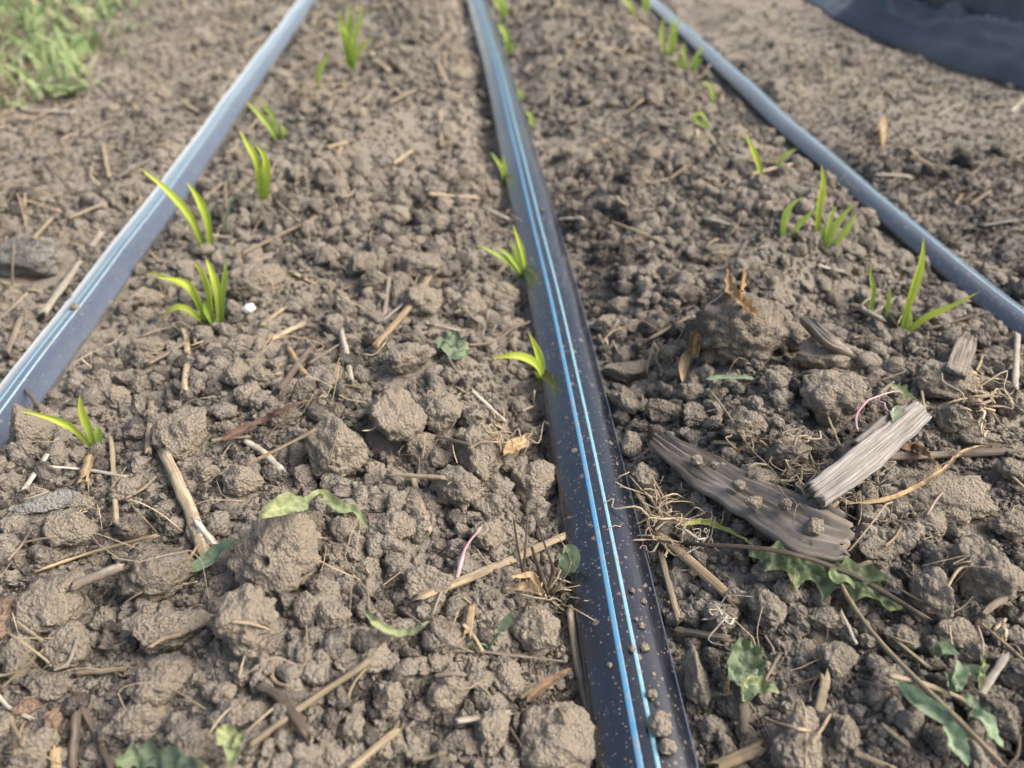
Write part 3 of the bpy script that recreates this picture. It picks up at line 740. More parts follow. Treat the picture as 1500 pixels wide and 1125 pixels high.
def crumbs_object(nm_, lab_, mat_, shapes_, X_, Y_, Z_, R_):
    me = bpy.data.meshes.new(nm_); me.vertices.add(len(X_)); me.vertices.foreach_set('co', np.stack([X_, Y_, Z_], 1).astype(np.float32).ravel())
    at = me.attributes.new('size', 'FLOAT_VECTOR', 'POINT'); at.data.foreach_set('vector', (R_[:, None] * g.uniform(0.6, 1.3, (len(X_), 3))).astype(np.float32).ravel())
    at = me.attributes.new('turn', 'FLOAT_VECTOR', 'POINT'); at.data.foreach_set('vector', g.uniform(0, 6.28, (len(X_), 3)).astype(np.float32).ravel())
    at = me.attributes.new('pick', 'INT', 'POINT'); at.data.foreach_set('value', g.integers(0, 16, len(X_)).astype(np.int32))
    co = bpy.data.objects.new(nm_, me); C.objects.link(co); me.materials.append(mat_)
    ng = bpy.data.node_groups.new('crumb_scatter', 'GeometryNodeTree')
    ng.interface.new_socket('Geometry', in_out='INPUT', socket_type='NodeSocketGeometry'); ng.interface.new_socket('Geometry', in_out='OUTPUT', socket_type='NodeSocketGeometry')
    gi = ng.nodes.new('NodeGroupInput'); gout = ng.nodes.new('NodeGroupOutput'); iop = ng.nodes.new('GeometryNodeInstanceOnPoints'); jn = ng.nodes.new('GeometryNodeJoinGeometry')
    for o in reversed(shapes_):
        oi = ng.nodes.new('GeometryNodeObjectInfo'); oi.inputs['Object'].default_value = o; oi.inputs['As Instance'].default_value = False
        ti = ng.nodes.new('GeometryNodeGeometryToInstance'); ng.links.new(oi.outputs['Geometry'], ti.inputs[0]); ng.links.new(ti.outputs[0], jn.inputs[0])
    def named(nm, ty):
        a = ng.nodes.new('GeometryNodeInputNamedAttribute'); a.data_type = ty; a.inputs['Name'].default_value = nm; return a
    ng.links.new(gi.outputs[0], iop.inputs['Points']); ng.links.new(jn.outputs[0], iop.inputs['Instance']); iop.inputs['Pick Instance'].default_value = True
    ng.links.new(named('pick', 'INT').outputs['Attribute'], iop.inputs['Instance Index'])
    e2r = ng.nodes.new('FunctionNodeEulerToRotation'); ng.links.new(named('turn', 'FLOAT_VECTOR').outputs['Attribute'], e2r.inputs[0]); ng.links.new(e2r.outputs[0], iop.inputs['Rotation'])
    ng.links.new(named('size', 'FLOAT_VECTOR').outputs['Attribute'], iop.inputs['Scale'])
    ng.links.new(iop.outputs[0], gout.inputs[0])
    md = co.modifiers.new('scatter', 'NODES'); md.node_group = ng
    tag(co, lab_, 'soil crumbs', kind='stuff')
coarse = r >= 0.0017
crumbs_object('soil_crumbs', 'loose crumbs of dry brown soil covering the bed', CRUMB, cr, x[coarse], y[coarse], z[coarse], r[coarse])
fine_shapes = []
for o in cr:
    o2 = bpy.data.objects.new('grain_shape', o.data.copy()); o2.data.materials[0] = SOIL; fine_shapes.append(o2)
crumbs_object('soil_grains', 'fine dark soil grains filling the gaps between the crumbs', SOIL, fine_shapes, x[~coarse], y[~coarse], z[~coarse], r[~coarse])

# the surface things lie on: soil, crumbs and clods together
GX0, GY0, GC = -0.75, 0.0, 0.001
_gx = GX0 + GC * np.arange(1750); _gy = GY0 + GC * np.arange(1350)
_a, _b2 = np.meshgrid(_gx[::2], _gy[::2]); TOP = H(_a.ravel(), _b2.ravel()).reshape(_a.shape); TOP = np.repeat(np.repeat(TOP, 2, 0), 2, 1)
def stamp(x0, y0, z0, ra, rb):
    i0, i1 = int((x0 - ra - GX0) / GC), int((x0 + ra - GX0) / GC) + 2; j0, j1 = int((y0 - ra - GY0) / GC), int((y0 + ra - GY0) / GC) + 2
    i0, j0 = max(i0, 0), max(j0, 0); i1, j1 = min(i1, TOP.shape[1]), min(j1, TOP.shape[0])
    if i1 <= i0 or j1 <= j0: return
    d = ((_gx[None, i0:i1] - x0) ** 2 + (_gy[j0:j1, None] - y0) ** 2) / (ra * ra)
    t = TOP[j0:j1, i0:i1]; np.maximum(t, np.where(d < 1, z0 + rb * np.sqrt(np.clip(1 - d, 0, 1)), -9), out=t)
for q in zip(x, y, z, r, r * 0.9): stamp(*q)
for o in C.objects:
    if o.get('category') in ('clod', 'stone', 'brick fragment'):
        mb = np.array([c[:] for c in o.bound_box]); e = (mb.max(0) - mb.min(0)) / 2 * np.array(o.scale)
        stamp(o.location.x, o.location.y, o.location.z, (e[0] + e[1]) / 2 * 0.92, e[2] * 0.9)
def SURF(x, y):
    x = np.atleast_1d(np.asarray(x, float)); y = np.atleast_1d(np.asarray(y, float))
    i = np.round((x - GX0) / GC).astype(int); j = np.round((y - GY0) / GC).astype(int)
    ins = (i >= 0) & (j >= 0) & (i < TOP.shape[1]) & (j < TOP.shape[0])
    out = TOP[np.clip(j, 0, TOP.shape[0] - 1), np.clip(i, 0, TOP.shape[1] - 1)].copy()
    if not ins.all(): out[~ins] = H(x[~ins], y[~ins])
    return out

# ------------------------------------------------------------------ straw, stalks, sticks
STRAW_GROUP = 'bits of straw and stalk scattered over the soil'
MATS = {'s': STRAW, 'w': WHITE_STRAW, 't': TAN, 'g': GREYSTK, 'd': DARKSTK}
KINDS = {'s': ('straw', 'pale straw', 'straw'), 'w': ('straw', 'bleached white straw', 'straw'), 't': ('straw', 'tan straw', 'straw'),
         'g': ('dry_stalk', 'weathered grey stalk', 'stalk'), 'd': ('stick', 'dark brown stick', 'stick')}
def lay(pts, wpx, lift=0.35, high=0.0):
    P = [gp(x, y, 0.0008 + high) for x, y in pts]
    r = wpx * 1.0 * depth(P[0]) / F / 2
    P = np.array(P); Q = resample(P, 12)
    pen = SURF(Q[:, 0], Q[:, 1]) + r * lift - Q[:, 2]
    up = max(0, float(np.percentile(pen, 75)))
    return P + np.array([0, 0, min(up * 0.75, 0.005) - r * 0.05]), r
def put_straw(pts, wpx, kind, seed, label=None, high=0.0):
    P, r = lay(pts, wpx, 0.35, high); nm, words, cat = KINDS[kind]
    g = np.random.default_rng(seed)
    Q = resample(P, 14)
    Q = Q + np.cumsum(g.normal(size=Q.shape), 0) * r * 0.06
    o = tube_obj(nm, Q, r, MATS[kind], seed=seed, flat=g.uniform(0.45, 0.8), sides=10, ridge=0.13)
    o['category'] = cat; o['group'] = STRAW_GROUP
    if label: o['label'] = label
    else:
        c = pts[len(pts) // 2] if len(pts) > 2 else ((pts[0][0] + pts[1][0]) / 2, (pts[0][1] + pts[1][1]) / 2)
        ln = math.hypot(pts[0][0] - pts[-1][0], pts[0][1] - pts[-1][1])
        THINGS.append((o, words, c[0], c[1], ln))
    return o
straws = """s 8 628 295 700 300|w 7 708 302 750 322|s 6 812 284 870 275|w 7 818 327 855 325|s 5 895 325 970 355|d 4 800 165 860 188 940 228|s 5 645 165 647 220|s 6 575 240 602 220
s 9 478 216 506 207|t 8 492 255 500 215|g 4 65 238 107 278|s 4 0 303 85 285|g 5 120 200 157 180|s 5 50 347 78 318|s 6 353 373 463 320|g 5 405 295 440 325|s 5 330 265 330 305|s 4 300 297 327 272
w 10 151 340 110 395 63 462|g 9 33 467 12 520|s 8 160 445 120 485|g 5 33 455 73 448|s 4 2 414 63 430|w 7 88 647 37 725|t 13 133 667 123 712|s 7 162 638 166 700 170 765|w 6 75 683 130 688 187 698
s 16 243 668 262 715 282 760 302 822|s 9 222 590 218 665|s 8 262 468 274 505 270 575|g 11 213 535 272 503|s 4 278 462 287 508|t 9 421 508 446 547|t 6 357 683 460 632|d 3 393 645 475 578
w 10 360 648 385 664 413 692|s 7 382 478 417 452|s 11 395 498 447 475|d 14 408 575 465 495|g 5 453 532 495 505|t 8 628 408 600 450 548 510|w 8 500 490 515 568|g 6 570 407 563 465|w 4 622 472 677 486
s 8 572 695 652 699|s 9 605 705 630 787|w 5 690 570 740 617|s 4 500 608 528 602|g 8 1217 540 1268 557|w 10 1250 455 1290 475|w 6 1197 393 1233 402|w 8 1490 490 1488 570|d 5 1355 485 1443 460
s 5 1423 385 1480 403|s 4 1213 610 1232 655|s 4 1350 570 1353 598|t 7 1045 650 1077 652|t 15 952 775 1000 815 1082 890|s 10 967 810 993 910|g 12 985 925 1062 942
t 22 1045 1128 1118 1087|s 14 1207 995 1195 1045|w 12 1473 962 1417 1045|s 5 1307 933 1362 978|s 5 1437 912 1505 972|s 3 1157 1005 1210 988|s 10 1250 1105 1310 1130
t 6 50 840 133 813 230 787|g 14 103 860 182 828|w 9 288 765 317 800|t 5 267 833 297 787|s 6 23 910 63 940|s 4 0 1010 63 950|s 10 110 985 183 978|s 12 363 1093 430 1043 545 965
d 14 377 1003 413 1027 447 1083|d 10 118 1035 140 1075 165 1128|d 15 112 1040 104 1130|t 14 80 1095 84 1130|s 12 583 1067 508 1128|w 9 667 1062 747 1047|g 5 697 955 827 970
t 13 690 895 683 935|g 6 537 847 540 893|s 5 1010 470 950 505|w 4 560 470 590 445|s 6 640 640 690 650|g 6 1120 1000 1140 960|s 7 1290 1060 1330 1095|g 9 1480 870 1440 900|s 5 835 620 812 590
s 6 1100 255 1160 240|w 5 1030 320 1075 330|s 5 860 215 905 200|g 4 940 180 1000 190|s 6 1280 195 1296 172|w 6 1283 255 1335 258|g 5 1215 262 1250 285|s 4 1330 230 1390 250|w 5 1440 330 1490 322|s 5 1420 300 1450 280
g 5 170 260 220 232|s 4 100 320 150 300|s 5 210 130 260 120|g 4 260 180 320 165|s 4 330 60 365 90|w 5 30 160 110 165|s 5 150 210 160 260|s 4 90 370 60 410|s 6 540 80 570 110|s 5 570 150 610 130
s 5 640 90 660 130|s 4 840 60 900 75|s 5 1010 240 980 262|s 4 900 260 940 250|w 5 1370 170 1410 150|w 6 1480 165 1505 140|s 5 430 400 470 420|g 5 30 560 60 600|s 6 930 720 960 760|s 5 1470 700 1500 730"""
for i, rec in enumerate(straws.replace('\n', '|').split('|')):
    q = rec.split(); xy = [float(a) for a in q[2:]]
    put_straw([(xy[k], xy[k + 1]) for k in range(0, len(xy), 2)], float(q[1]), q[0], 300 + i)
g = np.random.default_rng(141); n_more = 0
while n_more < 95:
    x0, y0 = g.uniform(0, 1500), 1115 - 860 * g.random() ** 1.2; L_ = g.uniform(22, 80) * (0.45 + 0.55 * y0 / 1125); a = g.uniform(-1.3, 1.3); wd_ = g.uniform(2.6, 6.5) * (0.5 + 0.5 * y0 / 1125)
    e_ = [(x0 - math.cos(a) * L_ / 2, y0 - math.sin(a) * L_ / 2), (x0 + g.normal() * L_ * 0.08, y0 + g.normal() * L_ * 0.08), (x0 + math.cos(a) * L_ / 2, y0 + math.sin(a) * L_ / 2)]
    w_ = np.array([plane_pt(*q, 0.003) for q in e_])
    if not clear_of_tapes(w_[:, 0], w_[:, 1], 0.003).all() or (w_[:, 0] > xe(w_[:, 1]) - 0.02).any(): continue
    put_straw(e_, wd_, 'ssgsgtwsgd'[int(g.integers(10))], 1500 + n_more); n_more += 1
put_straw([(618, 880), (690, 851), (767, 817), (832, 788)], 16, 's', 501, 'thick broken stalk lying across the soil up to the middle tape')
put_straw([(1290, 669), (1400, 664), (1505, 659)], 15, 'g', 502, 'thick horizontal twig at the right edge, behind the broad low mound')
put_straw([(1000, 795), (1130, 805), (1235, 835), (1300, 870), (1357, 905)], 8, 'd', 503, 'long dark stick lying over the spiny green leaf', 0.008)
put_straw([(1275, 823), (1233, 843), (1245, 880), (1287, 937), (1333, 985), (1400, 1050), (1470, 1122)], 8, 's', 504, 'long hooked pale stalk running down to the bottom right corner', 0.006)
put_straw([(835, 890), (850, 985), (878, 1098)], 13, 'g', 505, 'split grey stalk leaning along the left side of the middle tape')
put_straw([(818, 863), (850, 880), (877, 893)], 8, 'g', 506, 'short frayed grey stalk poking over the edge of the middle tape')

# ------------------------------------------------------------------ sprouts
SPROUT_GROUP = 'young sprouts along the tapes'
def sprout(base, leaves, label, mat=SPROUT, seed=0, name='sprout'):
    """base px; leaves: (width px, [(px,py)...] from base to tip, lean[, material])"""
    b = gp(*base)
    root = empty(name, b, label, 'sprout', SPROUT_GROUP)
    k = depth(b) / F
    for i, lf in enumerate(leaves):
        wpx, pts, lean = lf[0], lf[1], lf[2]; m = lf[3] if len(lf) > 3 else mat
        P = np.array([on_plane(x, y, b, lean) for x, y in pts])
        P[0, 2] -= 0.005
        P = resample(P, 16)
        g = np.random.default_rng(seed * 31 + i)
        face = np.array([0.35 * g.normal(), -1.0, 0.75]) if abs(P[-1, 0] - P[0, 0]) < abs(P[-1, 2] - P[0, 2]) else np.array([0.1, -0.45, 1.0])
        v, q, _, u = blade(P, wpx * k * 0.86, seed * 7 + i, fold=0.62, face=face, twist=0.35 * g.normal(), across=7)
        mesh_obj('leaf', v, q, m, u, root, loc=b)
    return root
S, SD, SF = SPROUT, SPROUT_DK, SPROUT_FAR
sprout((137, 648), [(13, [(137, 648), (110, 628), (75, 612), (25, 600)], -0.2), (14, [(137, 648), (128, 622), (120, 598), (117, 577)], 0.1), (12, [(139, 648), (145, 636), (140, 622)], 0.0, SD)],
       'small bright sprout with two leaves spread beside the near end of the left tape', seed=1)
sprout((308, 470), [(12, [(300, 462), (287, 430), (265, 412), (225, 406)], -0.2), (11, [(298, 460), (280, 425), (250, 408), (213, 397)], 0.1), (13, [(304, 468), (275, 455), (250, 455), (226, 479)], -0.4),
                    (14, [(308, 466), (308, 430), (298, 400), (281, 381)], 0.0), (13, [(318, 462), (318, 425), (310, 398), (301, 377)], 0.2), (10, [(322, 466), (328, 430), (331, 400), (331, 376)], 0.2, SD), (14, [(312, 468), (303, 452), (300, 440)], -0.2, SD)],
       'leafiest sprout with six curved leaves, right of the left tape near the white stone', seed=2)
sprout((302, 354), [(13, [(296, 352), (278, 318), (242, 277), (203, 245)], -0.1), (14, [(306, 352), (303, 320), (290, 290), (272, 264)], 0.1), (9, [(294, 350), (285, 330), (278, 310)], 0.0, SD)],
       'sprout whose long leaf bends left across the left tape', seed=3)
sprout((322, 342), [(6, [(322, 342), (330, 325), (338, 300), (350, 284)], 0.0, SAGE)], 'thin grey-green single blade just right of the sprout crossing the left tape', seed=4)
sprout((385, 287), [(11, [(380, 285), (376, 240), (362, 212), (350, 190)], 0.0), (12, [(388, 286), (393, 255), (388, 230), (372, 208)], 0.1), (8, [(386, 286), (386, 250), (390, 217)], 0.2, SF), (7, [(378, 285), (380, 262), (378, 240)], 0.0, SD)],
       'upright yellow-green sprout of four leaves, third group up the left tape', seed=5)
sprout((412, 203), [(11, [(410, 203), (395, 185), (378, 165), (359, 147)], 0.0), (7, [(413, 202), (402, 175), (388, 155), (367, 137)], 0.1, SF), (9, [(414, 203), (416, 193), (411, 184)], 0.0, SD)],
       'sprout of two slender leaves leaning left against the left tape, far up the row', mat=SF, seed=6)
sprout((466, 130), [(11, [(466, 130), (468, 110), (475, 92), (487, 74)], 0.0)], 'single short blade on its own between the left tape and the far tuft', mat=SF, seed=7)
sprout((512, 97), [(12, [(510, 97), (507, 60), (500, 35), (497, 12)], 0.1), (11, [(512, 97), (513, 60), (518, 30), (522, 5)], 0.2), (10, [(514, 97), (520, 60), (528, 30), (531, 2)], 0.2), (10, [(515, 97), (525, 80), (535, 65), (546, 53)], 0.0), (9, [(510, 95), (512, 65), (507, 45), (496, 38)], 0.0), (9, [(513, 95), (508, 60), (512, 30), (507, 0)], 0.2, SD)],
       'tall tuft of fresh blades at the top between the left and middle tapes', mat=SF, seed=8)
sprout((800, 558), [(16, [(800, 556), (785, 536), (755, 522), (717, 526)], -0.3), (13, [(800, 556), (792, 530), (785, 508), (773, 484)], 0.1), (9, [(800, 558), (790, 552), (782, 543)], -0.2, SD)],
       'bright two-leaved sprout coming out from under the middle tape', seed=9)
sprout((772, 404), [(11, [(770, 404), (748, 388), (725, 372), (695, 357)], -0.1, SD), (10, [(772, 402), (757, 388), (745, 373), (727, 360)], 0.0, SF), (9, [(774, 402), (766, 375), (758, 350), (751, 327)], 0.2), (8, [(773, 402), (762, 385), (755, 365), (744, 350)], 0.1, SF)],
       'darker four-leaved sprout against the left side of the middle tape', seed=10)
sprout((742, 272), [(9, [(741, 272), (735, 252), (727, 236), (717, 221)], 0.0, SD), (7, [(743, 272), (740, 255), (738, 240), (737, 226)], 0.1)],
       'small dark two-bladed sprout half hidden by the far part of the middle tape', seed=11)
sprout((783, 188), [(8, [(783, 188), (778, 172), (768, 160)], 0.0)], 'nearest of the short blades on the right side of the far middle tape', mat=SF, seed=12)
sprout((765, 150), [(7, [(765, 150), (762, 138), (757, 128)], 0.0)], 'tiny pale blade, second along the right side of the far middle tape', mat=SF, seed=13)
sprout((748, 80), [(8, [(748, 80), (750, 70), (757, 60)], 0.0), (11, [(743, 68), (742, 55), (735, 42), (728, 34)], 0.0)], 'pair of blades at the right side of the middle tape near the top', mat=SF, seed=14)
sprout((738, 26), [(11, [(738, 26), (735, 12), (727, 2), (720, -10)], 0.0), (9, [(740, 26), (739, 12), (734, 0), (728, -14)], 0.1)], 'topmost blades right of the middle tape, cut by the top edge', mat=SF, seed=15)
sprout((1325, 478), [(15, [(1320, 474), (1335, 430), (1348, 385), (1353, 345)], 0.15), (14, [(1328, 477), (1355, 468), (1395, 450), (1438, 426)], -0.1), (16, [(1324, 478), (1328, 466), (1333, 452)], -0.1, SD)],
       'sprout with one upright and one long sideways leaf below the right tape', seed=16)
sprout((1276, 458), [(10, [(1276, 458), (1278, 430), (1275, 408), (1274, 388)], 0.1, SD)], 'single upright dark green blade left of the sprout below the right tape', seed=17)
sprout((1303, 460), [(8, [(1303, 460), (1301, 440), (1305, 418)], 0.1, SD)], 'short half-hidden dark blade between two taller leaves below the right tape', seed=18)
sprout((1152, 347), [(11, [(1150, 347), (1148, 325), (1158, 302), (1176, 288)], 0.1), (10, [(1156, 347), (1170, 330), (1182, 318), (1194, 304)], 0.0)],
       'left sprout of the middle cluster by the right tape, two blades arching right', mat=SF, seed=19)
sprout((1198, 338), [(13, [(1198, 338), (1199, 305), (1205, 270), (1203, 239)], 0.15)], 'tallest single upright blade in the cluster crossing the right tape', seed=20)
sprout((1212, 356), [(10, [(1208, 354), (1212, 335), (1217, 315), (1227, 299)], 0.1, SF), (11, [(1212, 354), (1222, 335), (1236, 315), (1254, 296)], 0.1), (11, [(1216, 356), (1232, 345), (1245, 328), (1257, 309)], 0.0, SF), (9, [(1207, 355), (1205, 342), (1209, 328)], 0.0, SD)],
       'fan of several blades at the right of the cluster under the right tape', mat=SF, seed=21)
sprout((1121, 261), [(11, [(1121, 261), (1110, 240), (1100, 215), (1092, 193)], 0.1)], 'single pale leaning blade between the middle and right tapes', seed=22)
sprout((1137, 243), [(8, [(1137, 243), (1145, 233), (1155, 224), (1169, 217)], 0.0, SF)], 'short blade lying towards the right tape beside the pale leaning blade', seed=23)
sprout((1044, 190), [(8, [(1044, 190), (1034, 184), (1022, 180), (1018, 171), (1026, 166), (1036, 178), (1044, 190)], 0.1)], 'blade curled into a small loop left of the right tape', mat=SF, seed=24)
sprout((1045, 153), [(8, [(1045, 153), (1044, 138), (1038, 125), (1028, 119)], 0.1)], 'single hooked blade behind the looped one, by the right tape', mat=SF, seed=25)
sprout((1008, 100), [(9, [(1004, 100), (1002, 85), (998, 72), (1004, 60)], 0.1), (8, [(1010, 100), (1018, 85), (1026, 72), (1028, 62)], 0.1), (9, [(1006, 100), (994, 95), (992, 80)], 0.0), (7, [(1012, 98), (1022, 92), (1030, 84)], 0.0, SD)],
       'low tuft of blades touching the far right tape, in front of the taller tuft', mat=SF, seed=26)
sprout((978, 80), [(9, [(976, 80), (970, 60), (969, 42), (973, 24)], 0.1), (9, [(979, 80), (982, 58), (990, 40), (996, 24)], 0.1), (8, [(982, 78), (988, 60), (985, 40), (983, 20)], 0.2, SD)],
       'taller tuft of blades crossing the right tape near the top', mat=SF, seed=27)
sprout((932, 24), [(8, [(932, 24), (926, 12), (915, 0), (908, -10)], 0.1)], 'thin blade leaning left at the top, left of the right tape', mat=SF, seed=28)
sprout((947, 18), [(8, [(947, 18), (950, 5), (952, -14)], 0.1), (7, [(948, 18), (943, 4), (944, -12)], 0.2)], 'topmost upright blades by the right tape, cut by the top edge', mat=SF, seed=29)

# ------------------------------------------------------------------ leaves, husks, wood lying about
def toothed(n_teeth, depth_, base=0.12, seed=0, peak=0.45, sharp=1.0):
    g = np.random.default_rng(seed); ph = g.random(2)
    def fn(t):
        env = np.clip(np.sin(np.pi * np.clip(t, 0, 1) ** (math.log(0.5) / math.log(peak))), 0, 1) ** 0.6
        out = []
        for s in range(2):
            c = (t * n_teeth + ph[s]) % 1
            tooth = np.abs(2 * c - 1) ** (1.6 * sharp)
            out.append(np.maximum(env * (1 - depth_ + depth_ * tooth), base * (1 - t)))
        return np.array(out)
    return fn
def oval(peak=0.45, p=0.7):
    return lambda t: np.clip(np.sin(np.pi * np.clip(t, 0, 1) ** (math.log(0.5) / math.log(peak))), 0, 1) ** p
def ribbon(t): return np.clip(t * 8, 0.3, 1) * np.clip((1 - t) * 8, 0.2, 1)
def lay_leaf(pts, wpx, wfn, fold=0.3, face=(0, -0.25, 1), twist=0.0, crumple=0.0, lift=0.003, n=40, across=9, seed=0, arch=0.0):
    P = np.array([gp(x, y, lift) for x, y in pts]); k = depth(P[0]) / F
    P = resample(P, n)
    P[:, 2] = np.maximum(np.convolve(np.pad(P[:, 2], 4, 'edge'), np.ones(9) / 9, 'valid'), SURF(P[:, 0], P[:, 1]) + 0.0006)
    P[:, 2] += arch * np.sin(np.linspace(0, np.pi, n))
    return blade(P, wpx * k, seed, fold, np.array(face, float), wfn, twist, across, crumple)
def leaf_thing(name, label, cat, blades, mat, stalks=(), group=None):
    """blades become children named leaf when there are several, else the thing is one mesh"""
    c = blades[0][0].mean(0)
    if len(blades) == 1 and not stalks:
        v, q, _, u = blades[0]
        return tag(mesh_obj(name, v, q, mat, u, loc=c), label, cat, group)
    root = empty(name, c, label, cat, group)
    for b in blades:
        m = b[4] if len(b) > 4 else mat
        mesh_obj('leaf', b[0], b[1], m, b[3], root, loc=c)
    for P, r, m in stalks:
        tube_obj('stem', P, r, m, root, sides=7, flat=0.9)
    return root
def laid(pts, wpx, n=16, lift=0.001):
    P = np.array([gp(x, y, lift) for x, y in pts]); r = wpx * depth(P[0]) / F / 2
    return resample(P, n), r

leaf_thing('thistle_leaf', 'spiny green leaf lying under the long dark stick, right of the middle tape', 'leaf',
           [lay_leaf([(1098, 808), (1150, 822), (1200, 838), (1260, 855), (1322, 892)], 84, toothed(5, 0.62, 0.18, 3, 0.5, 1.5), 0.30, (0.1, -0.8, 1), 0.0, 0.0016, 0.004, 90, 15, 3),
            lay_leaf([(1215, 845), (1250, 840), (1302, 846)], 52, toothed(3, 0.5, 0.1, 5), 0.4, (0, -0.6, 1), 0.1, 0.001, 0.006, 30, 9, 4)], THISTLE)
leaf_thing('thistle_leaf', 'narrow yellow-green leaf strip between the middle tape and the bark', 'leaf',
           [lay_leaf([(998, 769), (1030, 766), (1062, 778), (1105, 798)], 14, toothed(5, 0.35, 0.3, 6), 0.7, (0, -0.3, 1), 0.3, 0.0004, 0.004, 40, 7, 5)], YELLOW)
leaf_thing('wilted_leaf', 'crumpled dark green leaf with a dry stem in the right foreground', 'leaf',
           [lay_leaf([(1092, 935), (1090, 965), (1085, 995), (1082, 1022)], 62, oval(0.5, 0.5), 0.35, (0, -0.5, 1), 0.15, 0.0035, 0.006, 44, 15, 6),
            lay_leaf([(1085, 1000), (1110, 1005), (1142, 1015)], 32, toothed(3, 0.4, 0.3, 8), 0.5, (0, -0.6, 1), 0.2, 0.002, 0.006, 30, 9, 7) + (PALELEAF,)],
           WILT, [(laid([(1082, 1012), (1088, 1040), (1090, 1075)], 12)[0], 0.0011, GREYSTK)])
sb = []
for i, (pts, wpx, fo, m) in enumerate([([(1310, 995), (1345, 1025), (1395, 1055), (1440, 1085)], 26, 0.3, SAGE), ([(1382, 1060), (1398, 1080), (1415, 1125)], 30, 0.3, SAGE),
        ([(1365, 958), (1382, 952), (1405, 960)], 22, 0.7, WILT), ([(1402, 1015), (1402, 990), (1400, 965)], 24, 0.5, SAGE), ([(1395, 1020), (1390, 1000), (1385, 982)], 18, 0.5, WILT),
        ([(1420, 1045), (1440, 1062), (1470, 1098)], 28, 0.4, SAGE), ([(1412, 975), (1430, 985), (1444, 998)], 20, 0.5, SAGE), ([(1432, 1010), (1438, 985), (1440, 955)], 10, 0.6, PALELEAF), ([(1410, 1018), (1425, 1030), (1450, 1050)], 18, 0.4, WILT)]):
    sb.append(lay_leaf(pts, wpx * 0.9, oval(0.5, 0.75), fo + 0.25, (0.1 * (i % 3 - 1), -0.5, 1), 0.5 * (i % 3 - 1), 0.0014, 0.005 + 0.001 * (i % 3), 30, 9, 20 + i) + (m,))
leaf_thing('wilted_weed', 'uprooted sage-green weed with several limp leaves in the bottom right corner', 'weed', sb, SAGE,
           [(laid([(1300, 990), (1345, 1000), (1400, 1020), (1425, 1040)], 5, lift=0.005)[0], 0.0006, ROOT)])
leaf_thing('thistle_leaf', 'dark spiny green leaf cut by the bottom edge at left', 'leaf',
           [lay_leaf([(168, 1118), (205, 1108), (250, 1112), (305, 1124)], 60, toothed(4, 0.6, 0.2, 11), 0.3, (0, -0.7, 1), 0, 0.001, 0.007, 50, 11, 11)], WILT)
leaf_thing('wilted_leaf', 'yellow-green curled leaf near the bottom edge, left of centre', 'leaf',
           [lay_leaf([(318, 1066), (335, 1080), (342, 1098), (338, 1125)], 30, oval(0.4, 0.6), 0.6, (0, -0.6, 1), 0.3, 0.0016, 0.006, 34, 9, 12),
            lay_leaf([(340, 1095), (352, 1085), (358, 1070)], 16, toothed(3, 0.4, 0.2, 13), 0.5, (0, -0.6, 1), 0.2, 0.001, 0.008, 20, 7, 13)], PALELEAF)
leaf_thing('wilted_leaf', 'limp pale green leaf draped behind the big pitted clod', 'leaf',
           [lay_leaf([(378, 760), (410, 742), (430, 738), (452, 742)], 30, oval(0.5, 0.5), 0.4, (0, -0.6, 1), 0.1, 0.0014, 0.009, 34, 9, 14),
            lay_leaf([(440, 740), (470, 728), (500, 745), (520, 750), (540, 775)], 17, oval(0.4, 0.5), 0.6, (0, -0.6, 1), 0.4, 0.0008, 0.007, 34, 7, 15)], PALELEAF)
leaf_thing('wilted_leaf', 'dull green folded leaf left of the big pitted clod', 'leaf',
           [lay_leaf([(275, 836), (300, 824), (325, 808), (352, 788)], 22, oval(0.45, 0.6), 0.7, (0, -0.6, 1), 0.2, 0.0006, 0.004, 34, 7, 16)], SAGE)
leaf_thing('wilted_leaf', 'crumpled grey-green leaf with a curved stalk, left of the two-leaved middle sprout', 'leaf',
           [lay_leaf([(646, 490), (658, 500), (670, 512), (688, 508)], 44, toothed(4, 0.25, 0.2, 17), 0.3, (0, -0.6, 1), 0.1, 0.0022, 0.004, 40, 13, 17)], WILT,
           [(laid([(685, 506), (715, 503), (735, 494), (750, 482), (780, 470)], 5, lift=0.002)[0], 0.0006, GREYSTK)])
leaf_thing('wilted_leaf', 'thin curly pale green leaf curving round a clod in the central foreground', 'leaf',
           [lay_leaf([(534, 895), (552, 912), (580, 928), (610, 925), (632, 910)], 15, toothed(6, 0.35, 0.3, 18), 0.7, (0, -0.5, 1), 0.5, 0.0008, 0.005, 40, 7, 18)], PALELEAF)
leaf_thing('seedling', 'tiny green seedling on a thin stem between straws, left of the middle tape', 'seedling',
           [blade(resample(np.array([on_plane(x, y, gp(715, 950)) for x, y in ((733, 925), (740, 912), (750, 896))]), 14), 0.0026, 3, 0.5, np.array([0, -1, 0.6]), oval(0.5, 0.6), 0, 5)], SAGE,
           [(resample(np.array([on_plane(x, y, gp(715, 952)) for x, y in ((715, 953), (722, 940), (734, 924))]), 10), 0.0004, SAGE), (resample(np.array([on_plane(x, y, gp(715, 952)) for x, y in ((715, 953), (710, 944), (695, 945))]), 8), 0.0003, SAGE)])
_b0 = gp(832, 850)
leaf_thing('wilted_leaf', 'small grey-green leaf leaning on the left edge of the middle tape', 'leaf',
           [blade(resample(np.array([on_plane(x, y, gp(822, 840)) for x, y in ((828, 842), (833, 825), (835, 808), (826, 800))]), 24), 0.0058, 5, 0.4, np.array([-0.2, -1, 0.6]), oval(0.5, 0.5), 0, 9, 0.0012)], SAGE)
